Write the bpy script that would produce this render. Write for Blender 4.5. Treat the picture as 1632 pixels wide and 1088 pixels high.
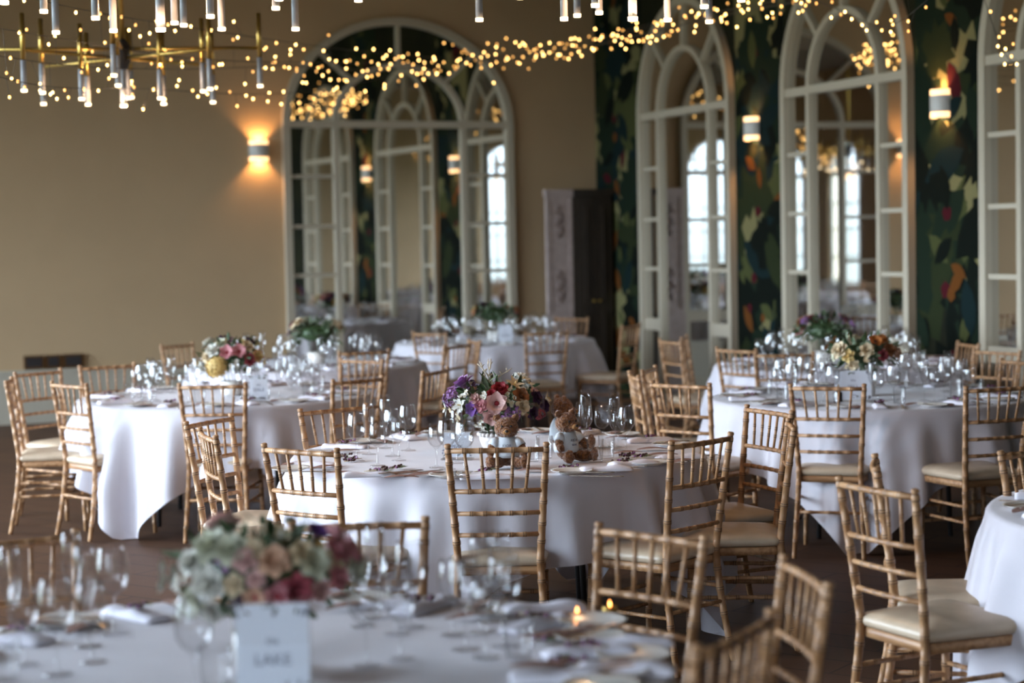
import bpy, bmesh, math, random
from math import pi, sin, cos, radians as R, sqrt, atan2, tan
from mathutils import Vector, Matrix, Euler
random.seed(7)
for o in list(bpy.data.objects): bpy.data.objects.remove(o, do_unlink=True)
sc = bpy.context.scene
COL = sc.collection

# ------------------------------------------------------------------ camera
FPX, W, H = 3000.0, 1632, 1088
PITCH = R(3.18); ROLL = R(1.15); CZ = 1.713
cam_d = bpy.data.cameras.new('camera'); cam = bpy.data.objects.new('camera', cam_d); COL.objects.link(cam)
cam_d.sensor_width = 36; cam_d.lens = FPX / W * 36; cam_d.clip_start = .05; cam_d.clip_end = 200
Fv = Vector((0, cos(PITCH), -sin(PITCH))); U0 = Vector((0, sin(PITCH), cos(PITCH))); R0 = Vector((1, 0, 0))
Rv = R0 * cos(ROLL) - U0 * sin(ROLL); Uv = U0 * cos(ROLL) + R0 * sin(ROLL)
CAM = Vector((0, 0, CZ))
cam.matrix_world = Matrix(((Rv.x, Uv.x, -Fv.x, 0), (Rv.y, Uv.y, -Fv.y, 0), (Rv.z, Uv.z, -Fv.z, CZ), (0, 0, 0, 1)))
cam_d.dof.use_dof = True; cam_d.dof.focus_distance = 7.75; cam_d.dof.aperture_fstop = 1.9
sc.camera = cam

# ------------------------------------------------------------------ world, exposure
sc.view_settings.view_transform = 'Standard'; sc.view_settings.look = 'None'
sc.view_settings.exposure = -0.36; sc.view_settings.gamma = 1.0; sc.view_settings.use_curve_mapping = False
sc.cycles.transparent_max_bounces = 32
sc.cycles.max_bounces = 10
sc.cycles.glossy_bounces = 6
sc.cycles.sample_clamp_indirect = 4.0
wd = bpy.data.worlds.new('world'); sc.world = wd; wd.use_nodes = True
nt = wd.node_tree; nt.nodes.clear()
wo = nt.nodes.new('ShaderNodeOutputWorld'); bg = nt.nodes.new('ShaderNodeBackground')
tc = nt.nodes.new('ShaderNodeTexCoord'); sx = nt.nodes.new('ShaderNodeSeparateXYZ'); cr = nt.nodes.new('ShaderNodeValToRGB')
mr = nt.nodes.new('ShaderNodeMapRange'); mr.inputs[1].default_value = -1; mr.inputs[2].default_value = 1
nt.links.new(tc.outputs['Generated'], sx.inputs[0]); nt.links.new(sx.outputs[2], mr.inputs[0]); nt.links.new(mr.outputs[0], cr.inputs[0])
e = cr.color_ramp.elements; e[0].position = .46; e[0].color = (.10, .13, .10, 1); e[1].position = .53; e[1].color = (.70, .83, 1, 1)
nt.links.new(cr.outputs[0], bg.inputs[0]); 
dv = nt.nodes.new('ShaderNodeVectorMath'); dv.operation = 'DOT_PRODUCT'; dv.inputs[1].default_value = (-.90, .05, .35)     # the sky is brightest to the left, over the long window wall
nt.links.new(tc.outputs['Generated'], dv.inputs[0]); mb = nt.nodes.new('ShaderNodeMapRange'); mb.inputs[1].default_value = .15; mb.inputs[2].default_value = 1; mb.inputs[3].default_value = 6.5; mb.inputs[4].default_value = 60
nt.links.new(dv.outputs['Value'], mb.inputs[0]); nt.links.new(mb.outputs[0], bg.inputs[1]); nt.links.new(bg.outputs[0], wo.inputs[0])

# ------------------------------------------------------------------ pixel helpers (survey of the photograph)
def ray(px, py): return (Fv + Rv * ((px - W / 2) / FPX) + Uv * ((H / 2 - py) / FPX))
def P(px, py, z):                      # where a sight line meets the height z
    d = ray(px, py); t = (z - CZ) / d.z; return CAM + d * t
def PD(px, py, depth):                 # where a sight line meets the depth y
    d = ray(px, py); return CAM + d * (depth / d.y)

# ------------------------------------------------------------------ mesh builder
class MB:
    def __init__(s): s.v = []; s.f = []; s.m = []; s.sm = []
    def add(s, vs, fs, mi=0, smooth=True):
        b = len(s.v); s.v += [tuple(v) for v in vs]
        for f in fs: s.f.append(tuple(i + b for i in f)); s.m.append(mi); s.sm.append(smooth)
    def box(s, a, b, mi=0, M=None):
        x0, y0, z0 = a; x1, y1, z1 = b
        vs = [Vector(p) for p in ((x0, y0, z0), (x1, y0, z0), (x1, y1, z0), (x0, y1, z0), (x0, y0, z1), (x1, y0, z1), (x1, y1, z1), (x0, y1, z1))]
        if M is not None: vs = [M @ v for v in vs]
        s.add(vs, [(3, 2, 1, 0), (4, 5, 6, 7), (0, 1, 5, 4), (1, 2, 6, 5), (2, 3, 7, 6), (3, 0, 4, 7)], mi, False)
    def tube(s, pts, rad, n=10, mi=0, mids=None, cap=True):
        pts = [Vector(p) for p in pts]; k = len(pts)
        if not hasattr(rad, '__len__'): rad = [rad] * k
        b = len(s.v); up = None
        for i, p in enumerate(pts):
            t = (pts[min(i + 1, k - 1)] - pts[max(i - 1, 0)])
            if t.length < 1e-9: t = Vector((0, 0, 1))
            t.normalize()
            if up is None:
                up = Vector((0, 1, 0)) if abs(t.y) < .9 else Vector((1, 0, 0))
            a = t.cross(up).normalized(); c = a.cross(t).normalized(); up = c
            for j in range(n):
                q = 2 * pi * j / n; s.v.append(tuple(p + (a * cos(q) + c * sin(q)) * rad[i]))
        for i in range(k - 1):
            for j in range(n):
                s.f.append((b + i * n + j, b + i * n + (j + 1) % n, b + (i + 1) * n + (j + 1) % n, b + (i + 1) * n + j))
                s.m.append(mids[i] if mids else mi); s.sm.append(True)
        if cap:
            s.f.append(tuple(b + j for j in range(n))[::-1]); s.m.append(mi); s.sm.append(False)
            s.f.append(tuple(b + (k - 1) * n + j for j in range(n))); s.m.append(mi); s.sm.append(False)
    def lathe(s, prof, n=24, mi=0, c=(0, 0, 0), M=None):
        b = len(s.v)
        for r, z in prof:
            for j in range(n):
                q = 2 * pi * j / n; v = Vector((c[0] + r * cos(q), c[1] + r * sin(q), c[2] + z))
                if M is not None: v = M @ v
                s.v.append(tuple(v))
        for i in range(len(prof) - 1):
            for j in range(n):
                s.f.append((b + i * n + j, b + i * n + (j + 1) % n, b + (i + 1) * n + (j + 1) % n, b + (i + 1) * n + j)); s.m.append(mi); s.sm.append(True)
    def ell(s, c, r, n=12, k=8, mi=0, M=None):
        vs = []; fs = []
        for i in range(k + 1):
            a = pi * i / k
            for j in range(n):
                q = 2 * pi * j / n
                v = Vector((r[0] * sin(a) * cos(q), r[1] * sin(a) * sin(q), r[2] * cos(a)))
                if M is not None: v = M @ v
                vs.append(v + Vector(c))
        for i in range(k):
            for j in range(n): fs.append((i * n + j, (i + 1) * n + j, (i + 1) * n + (j + 1) % n, i * n + (j + 1) % n))
        s.add(vs, fs, mi)
    def prism(s, poly, z0, z1, mi=0, M=None, smooth=False):   # poly in xy, extruded in z (or by M)
        n = len(poly); vs = [Vector((x, y, z0)) for x, y in poly] + [Vector((x, y, z1)) for x, y in poly]
        if M is not None: vs = [M @ v for v in vs]
        s.add(vs, [tuple(range(n))[::-1], tuple(range(n, 2 * n))], mi, False)
        s.add(vs, [(i, (i + 1) % n, n + (i + 1) % n, n + i) for i in range(n)], mi, smooth)
    def mesh(s, name, mats):
        me = bpy.data.meshes.new(name); me.from_pydata(s.v, [], s.f)
        for m in (mats if isinstance(mats, (list, tuple)) else [mats]): me.materials.append(m)
        me.polygons.foreach_set('material_index', s.m); me.polygons.foreach_set('use_smooth', s.sm); me.update()
        bm = bmesh.new(); bm.from_mesh(me); bmesh.ops.remove_doubles(bm, verts=bm.verts, dist=1e-5); bm.to_mesh(me); bm.free()
        return me
    def obj(s, name, mats, parent=None, loc=None, rz=0): return link(name, s.mesh(name, mats), parent, loc, rz)

def link(name, me, parent=None, loc=None, rz=0):
    o = bpy.data.objects.new(name, me); COL.objects.link(o)
    if parent is not None: o.parent = parent
    if loc is not None: o.location = loc
    if rz: o.rotation_euler = (0, 0, rz)
    return o
def thing(name, label, cat, loc=(0, 0, 0), rz=0, group=None):
    o = link(name, None, None, loc, rz); return tag(o, label, cat, group)
def tag(o, label, cat, group=None):
    o['label'] = label; o['category'] = cat
    if group: o['group'] = group
    return o
def struct(o): o['kind'] = 'structure'; return o
def dup(root, label, loc, rz=0, group=None):
    r = root.copy(); COL.objects.link(r); r.location = loc; r.rotation_euler = (0, 0, rz); r['label'] = label
    if group: r['group'] = group
    elif 'group' in r: del r['group']
    for ch in list(root.children):
        c = ch.copy(); COL.objects.link(c); c.parent = r
        for g in list(ch.children):
            d = g.copy(); COL.objects.link(d); d.parent = c
    return r

# ------------------------------------------------------------------ materials
def mat(name, col, rough=.6, metal=0, var=None, scale=20, bump=0, emit=None, es=0, spec=.5, stretch=None, sheen=0):
    m = bpy.data.materials.new(name); m.use_nodes = True; n = m.node_tree; b = n.nodes['Principled BSDF']
    b.inputs['Base Color'].default_value = (*col, 1); b.inputs['Roughness'].default_value = rough; b.inputs['Metallic'].default_value = metal
    b.inputs['Specular IOR Level'].default_value = spec
    if sheen: b.inputs['Sheen Weight'].default_value = sheen
    if var or bump:
        t = n.nodes.new('ShaderNodeTexCoord'); mp = n.nodes.new('ShaderNodeMapping'); no = n.nodes.new('ShaderNodeTexNoise')
        no.inputs['Scale'].default_value = scale; no.inputs['Detail'].default_value = 5
        if stretch: mp.inputs['Scale'].default_value = stretch
        n.links.new(t.outputs['Object'], mp.inputs[0]); n.links.new(mp.outputs[0], no.inputs[0])
        if var:
            r = n.nodes.new('ShaderNodeValToRGB'); r.color_ramp.elements[0].color = (*col, 1); r.color_ramp.elements[1].color = (*var, 1)
            r.color_ramp.elements[0].position = .38; r.color_ramp.elements[1].position = .62
            n.links.new(no.outputs[0], r.inputs[0]); n.links.new(r.outputs[0], b.inputs['Base Color'])
        if bump:
            bp = n.nodes.new('ShaderNodeBump'); bp.inputs['Strength'].default_value = bump; bp.inputs['Distance'].default_value = .01
            n.links.new(no.outputs[0], bp.inputs['Height']); n.links.new(bp.outputs[0], b.inputs['Normal'])
    if emit:
        b.inputs['Emission Color'].default_value = (*emit, 1); b.inputs['Emission Strength'].default_value = es
    return m
def srgb(r, g, b): return tuple(((c / 255) / 12.92 if c / 255 < .04045 else ((c / 255 + .055) / 1.055) ** 2.4) for c in (r, g, b))

WOOD = mat('limed_wood', (.45, .25, .12), .46, var=(.29, .14, .058), scale=9, stretch=(6, 6, 1))
WOODX = mat('limed_wood_rail', (.45, .25, .12), .46, var=(.29, .14, .058), scale=9, stretch=(1, 6, 6))
GROOVE = mat('dark_node_line', (.09, .045, .022), .6)
CUSH = mat('ivory_cushion', (.54, .42, .30), .38, var=(.47, .36, .25), scale=12, bump=.1)
CLOTH = mat('white_tablecloth', (.60, .565, .60), .85, var=(.57, .535, .57), scale=4, sheen=.2)
NAP = mat('white_napkin', (.80, .77, .84), .85, bump=.15, scale=60)
PORC = mat('white_porcelain', (.82, .79, .74), .2)
CERA = mat('scalloped_ceramic', (.66, .60, .56), .55, bump=.5, scale=90)
STEEL = mat('cutlery_steel', (.62, .55, .47), .22, 1)
BRASS = mat('brushed_brass', (.55, .36, .10), .32, 1)
TUBEW = mat('pale_grey_tube', (.34, .35, .37), .5)
BLACKM = mat('black_metal', (.02, .018, .018), .45)
LEAFB = mat('pink_brown_dried_leaf', (.20, .105, .085), .7, var=(.32, .19, .155), scale=60)
BERRY = mat('dark_berry', (.05, .014, .014), .4)
TWIG = mat('pale_twig', (.50, .40, .28), .8)
FOL1 = mat('dark_green_leaf', (.025, .05, .018), .5, var=(.05, .09, .03), scale=40)
FOL2 = mat('grey_green_leaf', (.10, .14, .08), .6, var=(.15, .19, .11), scale=40)
CARD = mat('white_card', (.74, .77, .84), .7)
INK = mat('grey_ink', (.17, .18, .24), .8)
WALLC = mat('taupe_wall_paint', (.47, .33, .185), .85, var=(.45, .315, .176), scale=1.5)
SKIRT = mat('pale_skirting', (.42, .38, .30), .6)
FRAME = mat('cream_frame_paint', (.46, .40, .30), .5)
CEIL = mat('ceiling_paint', (.17, .135, .10), .9)
DARKW = mat('black_antique_wood', (.022, .015, .010), .5, var=(.035, .023, .014), scale=6, stretch=(6, 6, 1))
PALEW = mat('pale_carved_wood', (.42, .33, .30), .7, var=(.36, .28, .25), scale=14, bump=.3)
CARVE = mat('brown_carved_relief', (.20, .14, .12), .7)
SOCK = mat('bronze_plate', (.12, .06, .02), .35, .6)
FUR = mat('brown_teddy_fur', (.25, .085, .012), .95, var=(.13, .038, .006), scale=120, bump=1, sheen=.5)
FURD = mat('tan_muzzle_fur', (.38, .19, .07), .95, bump=.8, scale=150)
SHIRT = mat('white_bear_shirt', (.72, .76, .80), .85, bump=.2, scale=60)
SHADE = mat('white_sconce_body', (.60, .58, .54), .5)
GLOW = mat('warm_lit_glass', (.9, .7, .45), .5, emit=(1, .55, .24), es=3)
TIP = mat('lit_lamp_tip', (.9, .8, .6), .5, emit=(1, .74, .44), es=7)
BULB = mat('warm_fairy_bulb', (.9, .7, .4), .5, emit=(1, .56, .17), es=16)
BULB.cycles.emission_sampling = 'NONE'
CANDLE = mat('candle_flame', (.9, .5, .2), .5, emit=(1, .35, .08), es=14)
MIRR = mat('mirror_glass', (.80, .80, .78), .015, 1)
WINW = mat('white_window_paint', (.75, .75, .72), .5)

def glassmat(name, tint=(.96, .97, .98), edge=.35, rough=.02):
    m = bpy.data.materials.new(name); m.use_nodes = True; n = m.node_tree; n.nodes.clear()
    o = n.nodes.new('ShaderNodeOutputMaterial'); tr = n.nodes.new('ShaderNodeBsdfTransparent'); gl = n.nodes.new('ShaderNodeBsdfGlossy')
    fr = n.nodes.new('ShaderNodeFresnel'); mx = n.nodes.new('ShaderNodeMixShader'); lw = n.nodes.new('ShaderNodeLayerWeight'); rp = n.nodes.new('ShaderNodeValToRGB')
    tr2 = rp; rp.color_ramp.elements[0].position = .35; rp.color_ramp.elements[0].color = (*tint, 1)
    rp.color_ramp.elements[1].position = .98; rp.color_ramp.elements[1].color = (edge, edge, edge, 1)
    lw.inputs[0].default_value = .5; ge = n.nodes.new('ShaderNodeNewGeometry'); mrr = n.nodes.new('ShaderNodeMapRange'); mrr.inputs[3].default_value = 1.6; mrr.inputs[4].default_value = 1 / 1.6
    n.links.new(ge.outputs['Backfacing'], mrr.inputs[0]); n.links.new(mrr.outputs[0], fr.inputs[0]); gl.inputs['Roughness'].default_value = rough
    n.links.new(lw.outputs['Facing'], rp.inputs[0]); n.links.new(rp.outputs[0], tr.inputs[0])
    n.links.new(fr.outputs[0], mx.inputs[0]); n.links.new(tr.outputs[0], mx.inputs[1]); n.links.new(gl.outputs[0], mx.inputs[2]); n.links.new(mx.outputs[0], o.inputs[0])
    return m
GLASS = glassmat('clear_glass', (.99, .99, .99), .90); PANE = glassmat('window_glass', (.95, .98, .98), .85)

def floor_mat():
    m = bpy.data.materials.new('brown_wood_floor'); m.use_nodes = True; n = m.node_tree; b = n.nodes['Principled BSDF']
    t = n.nodes.new('ShaderNodeTexCoord'); mp = n.nodes.new('ShaderNodeMapping'); br = n.nodes.new('ShaderNodeTexBrick'); no = n.nodes.new('ShaderNodeTexNoise')
    mp.inputs['Rotation'].default_value = (0, 0, R(35)); br.inputs['Scale'].default_value = 1.0
    br.inputs['Brick Width'].default_value = .9; br.inputs['Row Height'].default_value = .22; br.inputs['Mortar Size'].default_value = .006
    br.inputs['Color1'].default_value = (.080, .036, .018, 1); br.inputs['Color2'].default_value = (.11, .052, .026, 1); br.inputs['Mortar'].default_value = (.03, .015, .01, 1)
    n.links.new(t.outputs['Object'], mp.inputs[0]); n.links.new(mp.outputs[0], br.inputs[0])
    no.inputs['Scale'].default_value = 3; mx = n.nodes.new('ShaderNodeMixRGB'); mx.blend_type = 'MULTIPLY'; mx.inputs[0].default_value = .4
    n.links.new(mp.outputs[0], no.inputs[0]); n.links.new(br.outputs[0], mx.inputs[1]); n.links.new(no.outputs[0], mx.inputs[2]); n.links.new(mx.outputs[0], b.inputs[0])
    b.inputs['Roughness'].default_value = .55; b.inputs['Specular IOR Level'].default_value = .25; return m
FLOORM = floor_mat()

# ------------------------------------------------------------------ room: walls as vertical planes
CORNER = None
def wallplane(A, B):   # A*Y + B*X = 1
    n = Vector((B, A, 0)); d = 1 / n.length; n.normalize(); return n, d
nb, db = wallplane(148.9 / FPX, -.0207)
nr, dr = wallplane(129.3 / FPX, .120)
def meet(n1, d1, n2, d2):
    det = n1.x * n2.y - n1.y * n2.x
    return Vector(((d1 * n2.y - d2 * n1.y) / det, (n1.x * d2 - n2.x * d1) / det, 0))
CORNER = meet(nb, db, nr, dr)
ub = Vector((-nb.y, nb.x, 0))      # along the back wall, to the left
ur = Vector((nr.y, -nr.x, 0))      # along the right wall, towards the camera
if ur.y > 0: ur = -ur
LB = 11.8; CL = CORNER + ub * LB
nl = -ub; ul = -nb                 # left wall: from CL towards the camera along -nb
HT = 5.2
LR = (CAM - CL).dot(ul) + 3.4
def frameM(org, u, n):             # local x along wall, y into the wall (away from the room), z up
    return Matrix(((u.x, n.x, 0, org.x), (u.y, n.y, 0, org.y), (0, 0, 1, 0), (0, 0, 0, 1)))
MBk = frameM(CORNER, ub, nb)
MRt = frameM(CORNER, ur, nr)
MLf = frameM(CL, ul, ub)
def hitwall(px, n, d, z=1.7):      # where a pixel column meets a wall plane
    dd = ray(px, 377.5 - .02 * (px - 816)); t = d / (dd.x * n.x + dd.y * n.y); p = CAM + dd * t; p.z = z; return p
def along(p, u): return (Vector((p.x, p.y, 0)) - CORNER).dot(u)

b = MB(); pts = [CORNER + nb * .3 + nr * .3, CL + nb * .3 + ub * .3, CL + ul * LR + ub * .3, CORNER + ur * LR + nr * .3]
b.add([(p.x, p.y, 0) for p in pts] + [(p.x, p.y, -.1) for p in pts], [(0, 1, 2, 3), (7, 6, 5, 4), (0, 4, 5, 1), (1, 5, 6, 2), (2, 6, 7, 3), (3, 7, 4, 0)], 0, False)
struct(b.obj('floor', FLOORM))
b = MB(); b.add([(p.x, p.y, HT) for p in pts] + [(p.x, p.y, HT + .1) for p in pts], [(3, 2, 1, 0), (4, 5, 6, 7), (0, 4, 5, 1), (1, 5, 6, 2), (2, 6, 7, 3), (3, 7, 4, 0)], 0, False)
struct(b.obj('ceiling', CEIL))
b = MB(); b.box((-.2, 0, 0), (LB + .2, .2, HT), M=MBk); struct(b.obj('wall_back', WALLC))
b = MB(); b.box((0, -.025, 0), (LB, 0, .5), M=MBk); b.box((0, -.035, .48), (LB, 0, .52), M=MBk); struct(b.obj('baseboard_back', SKIRT))

# windows of the left wall -------------------------------------------------
def arc(u0, u1, zs, rise, n=20): 
    c = (u0 + u1) / 2; r = (u1 - u0) / 2
    return [(c - r * cos(pi * i / n), zs + rise * sin(pi * i / n)) for i in range(n + 1)]
XZ = Matrix(((1, 0, 0, 0), (0, 0, 1, 0), (0, 1, 0, 0), (0, 0, 0, 1)))   # (x,y,z)->(x,z,y): prism in x-z plane
def archwall(Mw, L, wins, name, thick=.2):
    b = MB(); u = 0
    for (a, c, z0, zs, rise) in wins:
        b.box((u, 0, 0), (a, thick, HT), M=Mw); b.box((a, 0, 0), (c, thick, z0), M=Mw); b.box((a, 0, zs + rise), (c, thick, HT), M=Mw)
        pa = arc(a, c, zs, rise); h = len(pa) // 2
        b.prism([(a, zs + rise)] + [pa[h]] * 0 + pa[:h + 1][::1] + [], 0, thick, M=Mw @ XZ) if False else None
        for k in range(len(pa) - 1):
            (x0, y0), (x1, y1) = pa[k], pa[k + 1]
            b.prism([(x0, y0), (x1, y1), (x1, zs + rise + .001), (x0, zs + rise + .001)], 0, thick, M=Mw @ XZ)
        u = c
    b.box((u, 0, 0), (L, thick, HT), M=Mw)
    return struct(b.obj(name, WALLC))
WINS = [(a, a + 1.9, .40, 2.95, .95) for a in (.4, 2.9, 5.4, 7.9, 10.4)] + [(16.7, 18.1, .45, 2.95, .7), (19.4, 20.8, .45, 2.95, .7)]
archwall(MLf, LR, WINS, 'wall_left')
def build_windows(MLf, WINS, inward, n0):
  for i, (a, c, z0, zs, rise) in enumerate(WINS):
    b = MB(); y0, y1 = .06, .12
    pa = arc(a, c, zs, rise); pi_ = arc(a + .07, c - .07, zs, rise - .07)
    for k in range(len(pa) - 1): b.prism([pa[k], pa[k + 1], pi_[k + 1], pi_[k]], y0, y1, M=MLf @ XZ)
    b.box((a, y0, z0), (a + .07, y1, zs), M=MLf); b.box((c - .07, y0, z0), (c, y1, zs), M=MLf); b.box((a, y0, z0), (c, y1, z0 + .1), M=MLf)
    b.box((a, y0, zs - .05), (c, y1, zs + .05), M=MLf)
    mid = (a + c) / 2
    b.box((mid - .035, y0, z0), (mid + .035, y1, zs + rise - .05), M=MLf)
    for q in (a + .45, c - .45): b.box((q - .015, y0, z0), (q + .015, y1, zs), M=MLf)
    for z in (1.15, 1.75, 2.3): b.box((a, y0, z - .015), (c, y1, z + .015), M=MLf)
    w = struct(b.obj('window_%d' % (i + 1 + n0), WINW))
    g = MB(); g.add([MLf @ Vector((x, .09, z)) for x, z in [(a, z0)] + [(c, z0)] + pa[::-1]], [tuple(range(2 + len(pa)))], 0, False)
    g.obj('window_pane', PANE, w)
    L = bpy.data.lights.new('daylight_portal', 'AREA'); L.shape = 'RECTANGLE'; L.size = c - a; L.size_y = 3.2; L.cycles.is_portal = True
    lo = bpy.data.objects.new('daylight_portal', L); COL.objects.link(lo)
    zc = (z0 + zs + rise) / 2; pos = MLf @ Vector((mid, .16, zc))
    lo.matrix_world = Matrix.Translation(pos) @ (-inward).to_track_quat('Z', 'Y').to_matrix().to_4x4()
build_windows(MLf, WINS, -ub, 0)
# right wall ---------------------------------------------------------------
b = MB(); b.box((-.2, 0, 0), (LR, .2, HT), M=MRt); struct(b.obj('wall_right', mat('wallpaper_ground', (.012, .013, .008), .9, var=(.020, .020, .010), scale=2, spec=.08)))
# end wall behind the camera, with tall arched windows over its left part
e0 = CL + ul * LR; e1 = CORNER + ur * LR * 1.02; ue = -ub; LE = abs((e1 - e0).dot(ue)) + .4
MEn = frameM(e0, ue, ul)
WINE = [(a, a + 1.9, .55, 3.15, .95) for a in ()] + [(.12, 1.72, .55, 3.15, .8)]
archwall(MEn, LE, WINE, 'wall_front')
build_windows(MEn, WINE, -ul, 20)

# botanical wallpaper: printed leaves, each a thin inlay on the right wall ------
PRINT = [mat('print_' + nme, tuple(q * .55 for q in c), .9, spec=.08) for nme, c in (('deep_green', (.018, .032, .018)), ('mid_green', (.035, .046, .018)), ('olive', (.10, .11, .038)),
        ('straw', (.30, .27, .12)), ('black_green', (.008, .012, .008)), ('rust', (.20, .07, .015)), ('petrol', (.012, .028, .028)), ('crimson', (.10, .012, .018)))]
def leafpoly(kind, s, a, cx, cz):
    if kind == 0: pr = [(0, 0), (.18, .25), (.26, .55), (.2, .85), (0, 1.15), (-.2, .85), (-.26, .55), (-.18, .25)]
    elif kind == 1: pr = [(0, 0), (.30, -.12), (.52, .15), (.36, .30), (.62, .52), (.36, .58), (.42, .9), (.16, .80), (0, 1.15), (-.16, .80), (-.42, .9), (-.36, .58), (-.62, .52), (-.36, .30), (-.52, .15), (-.30, -.12)]
    else: pr = [(.22 * cos(2 * pi * i / 10) * (1 + .2 * (i % 2)), .22 * sin(2 * pi * i / 10) * (1 + .2 * (i % 2))) for i in range(10)]
    return [(cx + s * (x * cos(a) - y * sin(a)), cz + s * (x * sin(a) + y * cos(a))) for x, y in pr]
rnd = random.Random(3)
def wallpaper(u0, u1):
    b = MB()
    for layer, (cnt, cols, kinds, smin, smax) in enumerate(((60, (0, 1, 4, 6, 0), (0, 1), .5, 1.0), (26, (3, 2, 3, 2), (1, 1, 0), .35, .6), (46, (4, 0, 1, 4, 6), (0, 1), .3, .6), (22, (5, 5, 2, 5, 7), (2, 0), .2, .4), (20, (4, 0, 6), (0,), .2, .4))):
        n = int(cnt * (u1 - u0) / 1.0)
        for k in range(n):
            s = rnd.uniform(smin, smax); cx = rnd.uniform(u0, u1); cz = rnd.uniform(0, HT - .2)
            if layer == 3: cx = rnd.gauss((u0 + u1) / 2, (u1 - u0) * .18); s *= .8
            pl = leafpoly(rnd.choice(kinds), s, rnd.uniform(0, 2 * pi), cx, cz)
            if min(p[0] for p in pl) < u0 or max(p[0] for p in pl) > u1 or min(p[1] for p in pl) < .02 or max(p[1] for p in pl) > HT - .02:
                pl = [(min(max(x, u0), u1), min(max(z, .02), HT - .02)) for x, z in pl]
            d = -.001 - .0015 * layer - .00002 * k
            b.add([MRt @ Vector((x, d, z)) for x, z in pl], [tuple(range(len(pl)))], rnd.choice(cols), False)
    return b.obj('wallpaper', PRINT)
# mirrors -------------------------------------------------------------------
def mirror(Mw, u0, u1, label, gap=.235, zs=2.9, rise=1.10):
    c = (u0 + u1) / 2
    root = thing('arched_mirror', label, 'mirror', Mw @ Vector((c, 0, 0)))
    Mi = Matrix.Translation(-(Mw @ Vector((c, 0, 0)))) @ Mw
    fw = .075; n = 32
    oa, ob = arc(u0, u1, zs, rise, n), arc(u0 + fw, u1 - fw, zs, rise - fw, n)
    b = MB()
    for k in range(n): b.prism([oa[k], oa[k + 1], ob[k + 1], ob[k]], -.07, 0, M=Mi @ XZ, smooth=False)
    b.box((u0, -.07, .0), (u0 + fw, 0, zs), M=Mi); b.box((u1 - fw, -.07, .0), (u1, 0, zs), M=Mi); b.box((u0 + fw, -.07, 0), (u1 - fw, 0, .12), M=Mi)
    b.obj('outer_frame', FRAME, root)
    w = u1 - u0; i0, i1 = u0 + gap * w * .9, u1 - gap * w * .9; ri = rise * (i1 - i0) / w
    b = MB(); ia, ib = arc(i0, i1, zs, ri, n), arc(i0 + .055, i1 - .055, zs, ri - .055, n)
    for k in range(n): b.prism([ia[k], ia[k + 1], ib[k + 1], ib[k]], -.055, -.012, M=Mi @ XZ)
    b.box((i0, -.055, .12), (i0 + .055, -.012, zs), M=Mi); b.box((i1 - .055, -.055, .12), (i1, -.012, zs), M=Mi)
    b.obj('inner_arch', FRAME, root)
    b = MB(); b.box((u0 + fw, -.06, zs - .035), (u1 - fw, -.012, zs + .035), M=Mi); b.obj('transom', FRAME, root)
    for a in (45, 90, 135):
        b = MB(); a = R(a); p = Vector((c + (i1 - i0) / 2 * cos(a), 0, zs + ri * sin(a))); q = Vector((c + (w / 2 - .03) * cos(a), 0, zs + (rise - .03) * sin(a)))
        d = (q - p); L = d.length; d.normalize(); s = Vector((-d.z, 0, d.x)) * .02
        b.prism([((p + s).x, (p + s).z), ((p - s).x, (p - s).z), ((q - s).x, (q - s).z), ((q + s).x, (q + s).z)], -.045, -.012, M=Mi @ XZ)
        b.obj('fanlight_bar', FRAME, root)
    for (x0, x1) in ((u0 + fw, i0), (i1, u1 - fw)):
        for z in (2.37, 1.86, 1.36): b = MB(); b.box((x0, -.045, z - .018), (x1, -.012, z + .018), M=Mi); b.obj('glazing_bar', FRAME, root)
        b = MB(); b.box((x0, -.05, .74), (x1, -.012, .86), M=Mi); b.obj('lower_rail', FRAME, root)
    ga = arc(u0 + .03, u1 - .03, zs, rise - .03, n)
    b = MB(); b.prism([(u0 + .03, .05)] + ga + [(u1 - .03, .05)], -.012, -.002, M=Mi @ XZ); b.obj('mirror_glass', MIRR, root)
    return root
um = [along(hitwall(x, nr, dr), ur) for x in (1027, 1174, 1256, 1459)]
u3 = along(hitwall(1573, nr, dr), ur); wm = (um[3] - um[2])
print('mirror extents', um, u3, 'corner', CORNER)
mirror(MRt, um[0], um[1], 'arched cream-framed mirror on the leafy wall nearest the corner and dark cupboard')
mirror(MRt, um[2], um[3], 'arched cream-framed mirror between the two wall lamps on the leafy wall')
mirror(MRt, u3, u3 + wm, 'arched cream-framed mirror at the right edge of the photo, right of the right-hand wall lamp')
ubm = [along(hitwall(x, nb, db), ub) for x in (818, 453)]
mirror(MBk, ubm[0], ubm[1], 'wide arched cream-framed mirror on the plain taupe back wall')
wp = wallpaper(0.0, um[0] - .02); struct(wp); wp.name = 'wallpaper_corner'
wp = wallpaper(um[1] + .02, um[2] - .02); struct(wp)
wp = wallpaper(um[3] + .02, u3 - .02); struct(wp)
for o in [o for o in bpy.data.objects if o.name.startswith('wallpaper')]: o.name = 'trim_1'; o['label'] = 'dark botanical wallpaper with green, straw and rust leaves'
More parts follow.
